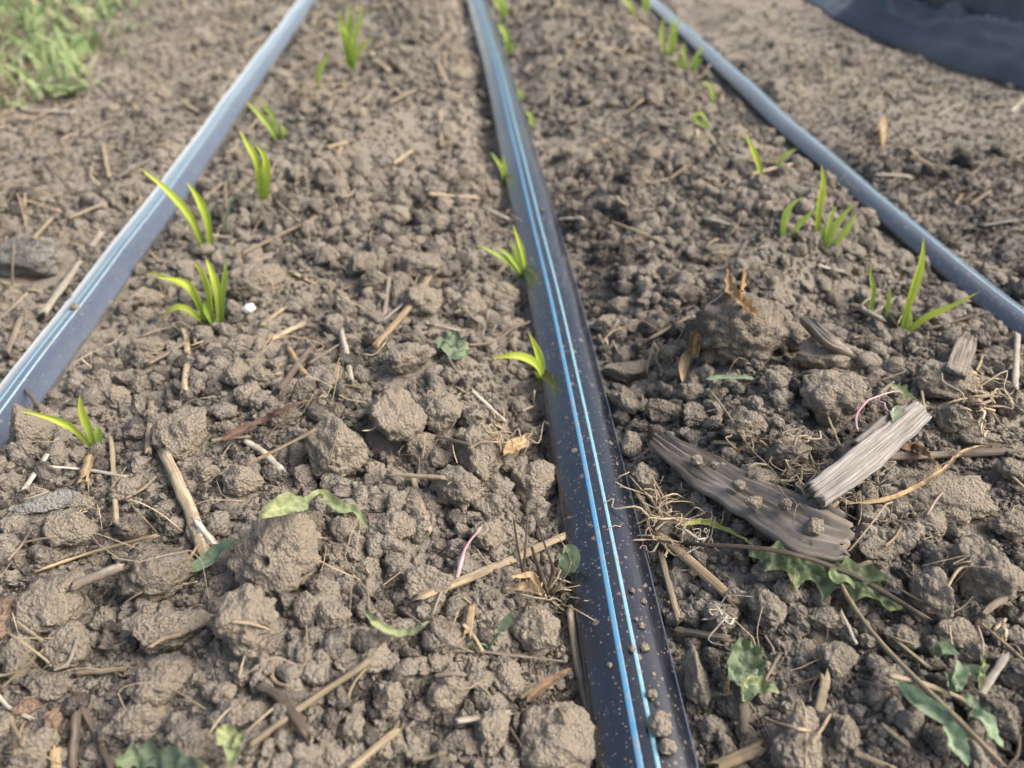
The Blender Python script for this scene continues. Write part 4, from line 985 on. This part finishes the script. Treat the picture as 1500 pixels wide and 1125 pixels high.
leaf_thing('dead_leaf', 'red-brown shrivelled leaf left of the largest central clods', 'leaf',
           [lay_leaf([(326, 645), (352, 632), (385, 618), (415, 602), (455, 585)], 17, toothed(9, 0.35, 0.2, 21, 0.3), 0.9, (0.3, -0.6, 1), 0.5, 0.0009, 0.004, 50, 7, 21)], REDLEAF)
leaf_thing('dead_leaf', 'brown rolled leaf beside the large clod at the near end of the middle tape', 'leaf',
           [lay_leaf([(770, 1028), (795, 1005), (815, 995), (838, 978)], 15, oval(0.4, 0.5), 0.9, (0.3, -0.5, 1), 0.4, 0.0008, 0.006, 30, 7, 22)], BROWNLEAF)
leaf_thing('dead_leaf', 'dark brown dead leaf between the wood chip and the horizontal twig', 'leaf',
           [lay_leaf([(1320, 655), (1340, 660), (1362, 672), (1372, 690)], 20, oval(0.45, 0.5), 0.7, (0.2, -0.5, 1), 0.3, 0.001, 0.005, 30, 7, 23)], BROWNLEAF)
leaf_thing('grass_strip', 'long pale dry grass strip curving along the front of the horizontal twig', 'grass blade',
           [lay_leaf([(1245, 738), (1300, 732), (1350, 712), (1380, 690), (1420, 662), (1495, 648)], 8, ribbon, 0.9, (0, -0.4, 1), 1.2, 0.0005, 0.005, 50, 5, 24)], HUSK)
leaf_thing('grass_strip', 'short dull strip of dry grass right of the middle tape, past the small sprouts', 'grass blade',
           [lay_leaf([(1035, 556), (1065, 553), (1110, 556)], 8, ribbon, 0.6, (0, -0.4, 1), 0.3, 0.0003, 0.004, 24, 5, 25)], SAGE)
leaf_thing('dry_husk', 'orange papery husk standing on the biggest rounded clod', 'husk',
           [lay_leaf([(1066, 403), (1073, 425), (1090, 445), (1112, 468)], 20, toothed(5, 0.5, 0.2, 26), 0.8, (-0.4, -0.7, 0.7), 0.5, 0.0012, 0.004, 34, 7, 26),
            lay_leaf([(1090, 398), (1085, 420), (1088, 440)], 12, toothed(4, 0.4, 0.2, 27), 0.8, (0.4, -0.7, 0.7), 0.3, 0.0008, 0.007, 24, 7, 27)], ORANGE)
leaf_thing('dry_husk', 'curled yellowish husk tucked under the left of the biggest rounded clod', 'husk',
           [lay_leaf([(1000, 560), (1002, 535), (1010, 520), (1024, 518)], 16, oval(0.5, 0.5), 0.8, (-0.3, -0.8, 0.6), 0.2, 0.0008, 0.003, 26, 7, 28)], HUSK)
leaf_thing('dry_husk', 'pale folded husk among dry roots, left of the middle tape', 'husk',
           [lay_leaf([(738, 665), (752, 655), (772, 645)], 22, oval(0.45, 0.5), 0.8, (0, -0.7, 0.7), 0.3, 0.0012, 0.005, 26, 7, 29)], HUSK)
leaf_thing('dry_husk', 'small pale yellow husk standing upright far right of the right tape', 'husk',
           [lay_leaf([(1292, 212), (1290, 198), (1293, 184), (1297, 172)], 12, oval(0.4, 0.6), 0.7, (0, -1, 0.4), 0.3, 0.0005, 0.004, 20, 5, 30)], HUSK)

# crumbs lying on the bark
def on_bark():
    g = np.random.default_rng(44)
    for i, (px, py) in enumerate(((1020, 676), (1082, 712), (1104, 738), (1192, 774), (1150, 742))):
        wpx = g.uniform(18, 38); p = gp(px, py, 0.0085); r = wpx * depth(p) / F / 2
        v, f = clod_shape(930 + i, 4, 0.6); o = mesh_obj('soil_crumb', v * r * np.array([1, 1, 0.8]), f, CLOD); o.location = p + np.array([0, 0, r * 0.2])
        tag(o, 'small soil crumb resting on the long brown strip of bark', 'crumb', 'soil crumbs lying on the bark strip')
on_bark()

# pink-white root
P, r = laid([(668, 852), (675, 825), (683, 800), (705, 772)], 7, lift=0.003)
tag(tube_obj('root', P, r, PINK, sides=8, flat=0.9, r_end=r * 0.45), 'pink and white bare root standing behind the thick broken stalk', 'root')

# wood chip: a split, weathered billet
def slab(name, pts, wpx, thick, mat, label, cat, seed, taper=(0.9, 1.0, 0.85), rough=0.0012, lift=0.004, tilt=(0, -0.3, 1)):
    P = np.array([gp(x, y, lift) for x, y in pts]); k = depth(P.mean(0)) / F; wd = wpx * k
    n = 44; P = resample(P, n); P[:, 2] = np.linspace(P[0, 2], P[-1, 2], n) if len(pts) == 2 else np.convolve(np.pad(P[:, 2], 6, 'edge'), np.ones(13) / 13, 'valid')
    T, S_, U = frames(P, np.array(tilt, float)); g = np.random.default_rng(seed)
    t = np.linspace(0, 1, n); prof = np.interp(t, np.linspace(0, 1, len(taper)), taper)
    na = 20; top = np.linspace(-1, 1, na)
    el = 1 + 0.10 * perlin(np.stack([t * 9, 0 * t + seed, 0 * t], 1)); er = 1 + 0.10 * perlin(np.stack([t * 9, 0 * t + seed + 5, 0 * t], 1))
    ring = []
    for i in range(n):
        sx = np.where(top < 0, top * el[i], top * er[i]) * wd / 2 * prof[i]
        th = thick * (1 - 0.25 * np.abs(top) ** 3)
        a = P[i] + S_[i] * sx[:, None] + U[i] * th[:, None]
        b = P[i] + S_[i] * sx[::-1][:, None] - U[i] * (th * 0.6)[:, None]
        ring.append(np.vstack([a, b]))
    V = np.array(ring); m = 2 * na
    jag = g.normal(size=na) * wd * 0.07 + np.sin(np.linspace(0, 7, na)) * wd * 0.05
    for e, s in ((0, -1), (-1, 1)):
        jj_ = np.concatenate([jag, jag[::-1]]); V[e] += T[e] * (s * jj_)[:, None]; V[e + (1 if e == 0 else -1)] += T[e] * (s * jj_ * 0.6)[:, None]
    q = V.reshape(-1, 3)
    L = np.concatenate([[0], np.cumsum(np.linalg.norm(np.diff(P, axis=0), axis=1))])
    uvx = np.concatenate([top, top[::-1]]) * 0.5
    d = perlin(np.stack([np.tile(uvx * 16, n), np.repeat(L * 28, m), np.full(n * m, seed)], 1)) * rough + perlin(np.stack([np.tile(uvx * 40, n), np.repeat(L * 70, m), np.full(n * m, seed + 2.0)], 1)) * rough * 0.5
    q = q + np.repeat(U, m, 0) * d[:, None]
    uv = np.stack([np.tile(uvx, n), np.repeat(L, m)], 1)
    i = np.arange(n - 1)[:, None] * m; j = np.arange(m)[None]; j2 = (j + 1) % m
    Q = np.stack([i + j, i + j2, i + m + j2, i + m + j], -1).reshape(-1, 4).tolist()
    Q.append(list(range(m))[::-1]); Q.append(list(range((n - 1) * m, n * m)))
    return tag(mesh_obj(name, q, Q, mat, uv, loc=P.mean(0)), label, cat)
slab('wood_chip', [(1192, 728), (1270, 668), (1346, 604)], 44, 0.0022, WOOD, 'weathered grey wood chip lying slantwise at right, below the right tape', 'wood chip', 3, (0.85, 1.0, 0.8), 0.0010, 0.009, (0.25, -0.55, 1))
slab('wood_chip', [(1250, 650), (1290, 622), (1322, 600)], 16, 0.0016, WOOD, 'narrow splinter lying along the upper edge of the grey wood chip', 'wood chip', 5, (0.4, 1.0, 0.7), 0.0006, 0.011, (0.25, -0.55, 1))
slab('bark_strip', [(962, 645), (1030, 690), (1110, 735), (1185, 770), (1240, 790)], 84, 0.0016, BARK, 'long brown strip of bark slanting down from the middle tape', 'bark', 8, (0.45, 0.8, 0.9, 1.15, 0.75), 0.0024, 0.0050, (0.1, -0.5, 1))
slab('bark_strip', [(1178, 470), (1215, 500), (1240, 520)], 22, 0.002, BARK, 'small dark flake of bark among clods left of the right tape sprouts', 'bark', 9, (0.6, 1.0, 0.7), 0.001, 0.004)
slab('bark_strip', [(1400, 545), (1412, 510), (1420, 492)], 30, 0.0014, BARK, 'short grey-brown flake of bark behind the sprout with the long sideways leaf', 'wood chip', 10, (0.9, 1.0, 0.7), 0.001, 0.003).name = 'bark_flake'

# dry weed clump by the middle tape, roots
def root_path(p0, p1, g, wob, n=14):
    return resample(_root_ctl(p0, p1, g, wob * 1.3, 5), n)
def _root_ctl(p0, p1, g, wob, n):
    t = np.linspace(0, 1, n)[:, None]; P = p0 * (1 - t) + p1 * t
    L = np.linalg.norm(p1 - p0); w_ = np.cumsum(g.normal(size=(n, 3)), 0); w_ -= w_[0] * (1 - t) + w_[-1] * t
    return P + w_ * wob * L * 0.12
def tangle(name, label, cat, paths, mat, r, seed):
    parts = [tube(P, r * (0.6 + 0.8 * random.random()), sides=6, flat=0.9, seed=seed + i, r_end=r * 0.3) for i, P in enumerate(paths)]
    v, f, u = join(parts); c = v.mean(0)
    return tag(mesh_obj(name, v, f, mat, u, loc=c), label, cat)
g = np.random.default_rng(55)
b = gp(800, 870)
root = empty('dead_weed', b, 'dead dry weed clump with upright stalks against the left side of the middle tape', 'weed')
for pts, wpx, m in (([(768, 850), (758, 800), (752, 758)], 6, GREYSTK), ([(765, 852), (770, 800), (773, 745)], 5, GREYSTK), ([(800, 868), (810, 835), (795, 790), (782, 752)], 9, GREYSTK),
                    ([(800, 865), (788, 830), (780, 805)], 16, GREYSTK), ([(762, 885), (768, 850), (772, 835)], 5, TAN), ([(806, 870), (825, 848), (835, 820), (815, 780)], 6, STRAW), ([(796, 872), (770, 866), (735, 850), (700, 858)], 6, STRAW),
                    ([(800, 872), (790, 900), (786, 930), (792, 962)], 7, GREYSTK), ([(806, 868), (826, 862), (846, 872)], 9, GREYSTK), ([(798, 866), (776, 842), (748, 824)], 5, GREYSTK)):
    P = resample(np.array([on_plane(x, y, b, -0.1) for x, y in pts]), 14)
    tube_obj('stalk', P, wpx * depth(b) / F / 2, m, root, sides=8, flat=0.5, r_end=wpx * depth(b) / F / 4)
paths = []
for i in range(34):
    a = g.uniform(0, 2 * math.pi); ln = g.uniform(0.008, 0.026)
    paths.append(root_path(b, b + np.array([math.cos(a) * ln - 0.004, math.sin(a) * ln * 0.7, g.uniform(-0.002, 0.007)]), g, 1.2))
parts = [tube(P, 0.00036, sides=5, flat=0.8, seed=i, r_end=0.00015) for i, P in enumerate(paths)]
v, f, u = join(parts); mesh_obj('dry_roots', v, f, STRAW, u, root, loc=b)
bl = [lay_leaf([(790, 868), (770, 858), (740, 862)], 14, oval(0.3, 0.6), 0.7, (0, -0.7, 1), 0.3, 0.0008, 0.008, 24, 7, 61), lay_leaf([(795, 870), (780, 848), (762, 840), (745, 848)], 10, oval(0.3, 0.6), 0.7, (0, -0.7, 1), 0.3, 0.0008, 0.008, 24, 7, 62)]
for q_ in bl: mesh_obj('leaf', q_[0], q_[1], HUSK, q_[3], root, loc=b)

def px_tangle(name, label, cat, lines, r, mat, seed, fuzz=0, lift=0.003, spread=0.0065):
    g = np.random.default_rng(seed); paths = []
    for pts in lines:
        P = np.array([gp(x, y, lift) for x, y in pts]); Q = resample(P, 6); Q = resample(Q + g.normal(size=(6, 3)) * np.array([0.0010, 0.0006, 0.0004]), 22); paths.append(Q)
        for _ in range(fuzz):
            s = Q[g.integers(2, 20)]; e = s + g.normal(size=3) * np.array([spread, spread * 0.7, spread * 0.3]); e[2] = max(e[2], float(SURF(e[0], e[1])[0]) + 0.001)
            paths.append(root_path(s, e, g, 1.6, 12))
    return tangle(name, label, cat, paths, mat, r, seed)
px_tangle('root_tangle', 'tangled pale rootlets at the left end of the grey wood chip', 'root',
          [[(1042, 575), (1070, 612), (1095, 652), (1125, 680), (1165, 725)], [(1150, 700), (1172, 690), (1195, 692)], [(1165, 725), (1180, 745), (1190, 760)], [(1175, 700), (1176, 725), (1162, 750)], [(1150, 698), (1160, 672), (1195, 665)], [(1100, 640), (1140, 650), (1180, 640), (1205, 660)], [(1185, 740), (1215, 745), (1250, 730)]], 0.00032, ROOT, 71, 8)
px_tangle('root_tangle', 'frayed bundle of dry roots on the right edge of the middle tape', 'root',
          [[(950, 745), (965, 760), (985, 780), (1010, 800)], [(955, 735), (975, 755), (1000, 760), (1025, 775)], [(955, 760), (960, 790), (985, 810)], [(952, 750), (968, 735), (975, 725)]], 0.00034, ROOT, 72, 12)
px_tangle('root_tangle', 'wispy dry roots round the pale husk left of the middle tape', 'root',
          [[(700, 640), (725, 632), (750, 645), (775, 640)], [(715, 620), (735, 640), (740, 660)], [(730, 600), (736, 625), (720, 650)], [(765, 655), (778, 640), (780, 625)]], 0.00034, ROOT, 73, 6)
px_tangle('root_stub', 'tan root stub with hair roots at the right edge, above the horizontal twig', 'root',
          [[(1425, 572), (1445, 600), (1480, 632)], [(1425, 575), (1433, 560), (1442, 548)], [(1428, 580), (1405, 588), (1382, 590)], [(1430, 575), (1425, 555), (1423, 540)], [(1437, 595), (1433, 620), (1442, 650)]], 0.00045, ROOT, 74, 5)
px_tangle('root_tangle', 'curly reddish root in the bottom right, above the bleached straw', 'root', [[(1462, 925), (1472, 908), (1466, 930), (1480, 945), (1505, 955)]], 0.0006, ROOT, 75, 1)
px_tangle('root_tangle', 'white rootlets sticking out left of the spiny green leaf', 'root', [[(1000, 800), (1025, 792), (1040, 785)], [(1005, 812), (1028, 800), (1030, 775)], [(1038, 905), (1060, 905), (1085, 910)]], 0.00030, WHITE_STRAW, 76, 3)
px_tangle('root_tangle', 'thin pale root arching over the soil right of the middle tape sprouts', 'root', [[(880, 505), (905, 485), (930, 472), (955, 475), (975, 490)], [(955, 500), (968, 530), (965, 555)]], 0.00045, ROOT, 77, 1)
px_tangle('weed_stem', 'pinkish stem with withered pale leaf bits above the grey wood chip', 'weed', [[(1260, 632), (1262, 605), (1275, 588), (1300, 580), (1322, 575)], [(1285, 590), (1300, 598), (1310, 612)]], 0.0006, PINK, 78, 0, 0.012)
leaf_thing('wilted_leaf', 'small pale green withered leaf resting above the grey wood chip', 'leaf',
           [lay_leaf([(1305, 565), (1320, 572), (1340, 588)], 20, toothed(4, 0.5, 0.2, 31), 0.6, (0, -0.7, 1), 0.3, 0.0012, 0.013, 30, 9, 31)], PALELEAF)
leaf_thing('wilted_leaf', 'tiny grey-green curled leaf stuck to the top of the grey wood chip', 'leaf',
           [lay_leaf([(1308, 618), (1312, 604), (1324, 598)], 14, oval(0.5, 0.5), 0.7, (0, -0.7, 1), 0.4, 0.0008, 0.012, 22, 7, 32)], SAGE)
# a seed head with its tuft of hairs
b = gp(1287, 712, 0.004); g = np.random.default_rng(81); paths = []
for i in range(22):
    a = g.uniform(0, 2 * math.pi); e = g.uniform(0.1, 1.3)
    paths.append(root_path(b, b + 0.0075 * np.array([math.cos(a) * math.cos(e), math.sin(a) * math.cos(e), math.sin(e)]), g, 0.3, 6))
tangle('seed_head', 'tiny white tufted seed in front of the grey wood chip', 'seed', paths, WHITE_STRAW, 0.00013, 81)

# ------------------------------------------------------------------ black sheet beyond the bed edge
n_u, n_v, n_lip = 300, 220, 30
yy = np.linspace(0.30, 2.4, n_u)
yv = plane_pt(1290, 35)[1]                     # where the deep fold begins
wv = np.linspace(0, 1, n_v - n_lip) ** 1.4 * 1.5
# the hem: rolled under, out over the furrow, then up and back
al = np.linspace(0, 1, n_lip, endpoint=False)
hx_, hz_ = 0.024 - 0.024 * np.sin(al * np.pi * 0.86) , -0.024 + 0.036 * (1 - np.cos(al * np.pi * 0.75)) / 1.7
k_ = (1 - sstep(yv - 0.06, yv + 0.14, yy))[:, None]
x0_, z0_ = hx_[-1] + 0.001, hz_[-1]
shift = 0.03 * perlin(np.stack([yy * 5, 0 * yy, 0 * yy + 2], 1))[:, None]
Wq = wv[None] + 0 * shift
Wc = np.interp(yy, [0.50, 0.66, 0.84, 1.0, 1.3], [0.046, 0.034, 0.018, 0.016, 0.03])[:, None]     # the crest of the front fold
wob_ = 0.012 * perlin(np.stack([yy * 8, 0 * yy + 6, 0 * yy], 1))[:, None]
rise = z0_ + 0.006 * sstep(0.0, 0.010, Wq) + 0.003 * np.clip(Wq / Wc, 0, 1)
back = sstep(Wc + 0.012 + wob_, Wc + 0.034 + wob_, Wq)
fold = rise - 0.030 * k_ * sstep(Wc + 0.002, Wc + 0.010, Wq) * (1 - back) + 0.075 * back * k_ + 0.018 * (1 - k_) * sstep(0.03, 0.20, Wq)
crease = np.exp(-((Wq - 0.4 * Wc - 0.012 * np.sin(yy[:, None] * 31)) / 0.006) ** 2)
fold = fold + 0.006 * crease + 0.012 * np.sin(Wq * 20 + yy[:, None] * 9) * sstep(0.10, 0.20, Wq)
DX = np.hstack([np.repeat(hx_[None], n_u, 0), x0_ + np.repeat(wv[None], n_u, 0)])
DZ = np.hstack([np.repeat(hz_[None], n_u, 0), fold])
edge_w = 0.008 * perlin(np.stack([yy * 6, 0 * yy, 0 * yy], 1)) + 0.004 * perlin(np.stack([yy * 19, 0 * yy + 4, 0 * yy], 1))
gap = 0.030 * (1 - sstep(yv - 0.08, yv + 0.02, yy))
Xs = (xe(yy) + edge_w + gap)[:, None] + DX; Ys = yy[:, None] - 0.25 * DX
fl = np.stack([Xs.ravel(), Ys.ravel(), DZ.ravel()], 1)
am = np.hstack([0.25 * np.ones((n_u, n_lip)), np.repeat(np.clip(0.3 + wv / 0.06, 0, 1)[None], n_u, 0)]).ravel()
r1 = 1 - 2 * np.abs(perlin(fl * np.array([9, 5, 0.1]) + 3)); r2 = 1 - 2 * np.abs(perlin(fl * np.array([17, 23, 0.1]) + 8))
fac = 0.018 * (worley(fl * np.array([13, 8, 0.0]) + np.array([3.1, 1.2, 0.5]), True) - 0.5) + 0.008 * (worley(fl * np.array([31, 22, 0.0]) + np.array([1.1, 7.2, 0.5]), True) - 0.5)
zs = DZ.ravel() + am * (fac + 0.0110 * r1 + 0.0070 * r2 + 0.0026 * (1 - 2 * np.abs(perlin(fl * np.array([40, 52, 0.1])))))
zs = np.maximum(zs, H(fl[:, 0], fl[:, 1], False) + 0.003)
Vs = np.stack([fl[:, 0] + 0.008 * am * perlin(fl * 13 + 2), fl[:, 1] + 0.008 * am * perlin(fl * 13 + 6), zs], 1)
i = np.arange(n_u - 1)[:, None] * n_v; j = np.arange(n_v - 1)[None]
Qs = np.stack([i + j, i + j + 1, i + n_v + j + 1, i + n_v + j], -1).reshape(-1, 4)
so = mesh_obj('ground_sheet', Vs, Qs, SHEET, loc=Vs.mean(0))
tag(so, 'crumpled black plastic sheet folded up beyond the right edge of the bed', 'plastic sheet')

# ------------------------------------------------------------------ grass at the far left
g = np.random.default_rng(91)
gx = g.uniform(-1.7, -0.25, 110000); gy = g.uniform(0.35, 1.9, 110000)
k_ = in_grass(gx, gy) & (perlin(np.stack([gx * 16, gy * 16, 0 * gx], 1)) > -0.30); gx, gy = gx[k_][:15000], gy[k_][:15000]
gz = H(gx, gy, False); n = len(gx); ln = g.uniform(0.015, 0.050, n); az = g.uniform(0, 2 * np.pi, n); lean = g.uniform(0.4, 1.35, n); wd = g.uniform(0.0011, 0.0030, n)
broad = g.random(n) < 0.10; wd[broad] *= 3.0; ln[broad] *= 0.7
d = np.stack([np.cos(az), np.sin(az), 0 * az], 1); s_ = np.stack([-np.sin(az), np.cos(az), 0 * az], 1)
rows = []
for t in (0, 0.3, 0.6, 0.85, 1.0):
    ang = lean * t; cpos = np.stack([gx, gy, gz], 1) + d * (ln * t * np.sin(ang) )[:, None] + np.array([0, 0, 1.0]) * (ln * t * np.cos(ang * 0.9) * 0.8)[:, None]
    ww = wd * (0.7, 1.0, 0.9, 0.5, 0.05)[len(rows)]
    rows.append((cpos - s_ * ww[:, None], cpos + s_ * ww[:, None]))
V = np.stack([np.stack(r_, 1) for r_ in rows], 1).reshape(n, 10, 3)
uv = np.array([[0, 0], [1, 0], [0, .3], [1, .3], [0, .6], [1, .6], [0, .85], [1, .85], [0, 1], [1, 1]], float)
qf = np.array([[0, 1, 3, 2], [2, 3, 5, 4], [4, 5, 7, 6], [6, 7, 9, 8]])
def blades_of(sel): 
    m = int(sel.sum()); return V[sel].reshape(-1, 3), (np.arange(m)[:, None, None] * 10 + qf[None]).reshape(-1, 4), np.tile(uv, (m, 1))
dry = g.random(n) < 0.24
v, f, u = blades_of(~dry); tag(mesh_obj('grass', v, f, GRASS, u), 'short green grass with broad weeds at the far left edge of the bed', 'grass', kind='stuff')
v, f, u = blades_of(dry); v = v * np.array([1, 1, 0.8]); tag(mesh_obj('dry_grass', v, f, DRYGRASS, u), 'dead straw-coloured blades among the green grass at the far left', 'dry grass', kind='stuff')

# ------------------------------------------------------------------ dry litter nobody could count, root hairs
g = np.random.default_rng(93); parts = []
def litter(n_, x0, x1, y0, y1, l0, l1, r0, r1):
    c = 0
    while c < n_:
        y = g.uniform(y0, y1); x = g.uniform(x0, x1) * (0.35 + y) ; ln_ = g.uniform(l0, l1) * (0.6 + 0.8 * y); a = g.uniform(0, math.pi)
        p0 = np.array([x - math.cos(a) * ln_ / 2, y - math.sin(a) * ln_ / 2]); p1 = np.array([x + math.cos(a) * ln_ / 2, y + math.sin(a) * ln_ / 2])
        if not (clear_of_tapes(np.array([p0[0], p1[0], x]), np.array([p0[1], p1[1], y]), 0.002).all()): continue
        if x > xe(np.array([y]))[0] - 0.01: continue
        z0, z1, zm = SURF(p0[0], p0[1])[0], SURF(p1[0], p1[1])[0], SURF(x, y)[0]
        P = np.array([[*p0, z0 + 0.001], [x + g.normal() * ln_ * 0.08, y + g.normal() * ln_ * 0.08, max(zm, (z0 + z1) / 2) + 0.0015], [*p1, z1 + 0.001 + abs(g.normal()) * 0.003]])
        parts.append(tube(resample(P, 6), g.uniform(r0, r1) * (0.6 + 0.9 * y), sides=5, flat=0.5, seed=int(g.integers(1e6)))); c += 1
litter(330, -1, 1, 0.08, 0.45, 0.005, 0.020, 0.00022, 0.0005)
litter(700, -1, 0.75, 0.40, 1.2, 0.010, 0.035, 0.0004, 0.0009)
litter(950, -1.0, -0.30, 0.28, 1.0, 0.010, 0.042, 0.0003, 0.0008)
v, f, u = join(parts)
tag(mesh_obj('straw_litter', v, f, STRAW, u), 'fine dry straw litter strewn over the soil', 'litter', kind='stuff')
parts = []
for i in range(230):
    y = g.uniform(0.09, 0.5); x = g.uniform(-1, 1) * (0.06 + 0.75 * y); ln_ = g.uniform(0.006, 0.02)
    if not clear_of_tapes(np.array([x]), np.array([y]), 0.014).all(): continue
    z = SURF(x, y)[0] + 0.001; a = g.uniform(0, 6.28)
    e = np.array([x + math.cos(a) * ln_, y + math.sin(a) * ln_, 0]); e[2] = SURF(e[0], e[1])[0] + 0.001 + abs(g.normal()) * 0.003
    parts.append(tube(root_path(np.array([x, y, z]), e, g, 2.2, 12), g.uniform(0.00010, 0.00022), sides=4, flat=1, seed=i))
v, f, u = join(parts)
tag(mesh_obj('root_hairs', v, f, ROOT, u), 'fine pale root hairs caught among the clods', 'roots', kind='stuff')

# ------------------------------------------------------------------ labels by what each piece lies beside
MARKS = [('the small two-leaved sprout at the left tape', 110, 615), ('the leafiest sprout', 290, 430), ('the sprout crossing the left tape', 275, 310), ('the four-leaved upright sprout', 385, 245),
         ('the slender leaning sprout', 395, 175), ('the tall far tuft', 515, 55), ('the bright sprout under the middle tape', 765, 525), ('the darker sprout at the middle tape', 745, 380),
         ('the half-hidden sprout', 735, 250), ('the sprout with the sideways leaf', 1350, 430), ('the tallest blade at the right tape', 1203, 295), ('the pale leaning blade', 1108, 230), ('the looped blade', 1030, 180),
         ('the grey wood chip', 1270, 668), ('the bark strip', 1110, 735), ('the spiny green leaf', 1210, 850), ('the crumpled dark leaf', 1090, 985), ('the sage-green weed', 1400, 1030),
         ('the big pitted clod', 412, 815), ('the biggest rounded clod', 1080, 488), ('the large clod at the tape end', 815, 1085), ('the broad low mound', 1385, 728), ('the white stone', 364, 453),
         ('the flat grey stone', 48, 372), ('the grey slab', 65, 738), ('the red-brown leaf', 390, 615), ('the grey-green leaf with a stalk', 668, 508), ('the thick broken stalk', 720, 838),
         ('the dead dry weed', 785, 820), ('the limp pale leaf', 430, 745), ('the yellow-green curled leaf', 335, 1090), ('the thin curly leaf', 580, 922), ('the dark spiny leaf', 235, 1112), ('the pink root', 685, 810),
         ('the black sheet', 1400, 90), ('the grass patch', 90, 90), ('the horizontal twig', 1400, 664), ('the long hooked stalk', 1300, 940), ('the brick-red fragment', 80, 1055), ('the orange husk', 1090, 430)]
used = set()
def describe(kind, px, py, size, o):
    if kind == 'clod': first = ('large brown clod' if size > 80 else 'medium brown clod' if size > 50 else 'small brown clod' if size > 34 else 'very small brown clod')
    else: first = ('long ' if size > 85 else 'short ' if size < 45 else '') + kind + (' piece' if 'straw' in kind else '')
    near = sorted(MARKS, key=lambda m: math.hypot(m[1] - px, (m[2] - py) * 1.2))[:7]
    for mk in near:
        dx, dy = px - mk[1], py - mk[2]; ds = math.hypot(dx, dy)
        far = 'close' if ds < 75 else 'some way' if ds > 190 else ''
        if abs(dx) > abs(dy) * 2.2: rel = ('right of' if dx > 0 else 'left of')
        elif abs(dy) > abs(dx) * 2.2: rel = ('in front of' if dy > 0 else 'behind')
        else: rel = ('in front and to the ' if dy > 0 else 'behind and to the ') + ('right of' if dx > 0 else 'left of')
        lab = ' '.join(f'{first} {far} {rel} {mk[0]}'.split())
        if lab not in used and len(lab.split()) <= 16: used.add(lab); return lab
    for a in near:                                   # between two landmarks
        for b_ in near:
            lab = f'{first} between {a[0]} and {b_[0]}'
            if a is not b_ and (a[1] - px) * (b_[1] - px) + (a[2] - py) * (b_[2] - py) < 0 and lab not in used and len(lab.split()) <= 16: used.add(lab); return lab
    return f'{first} in the loose soil near {near[0][0]}'
for o, kind, px, py, size in sorted(THINGS, key=lambda a: -a[4]):
    o['label'] = describe(kind, px, py, size, o)
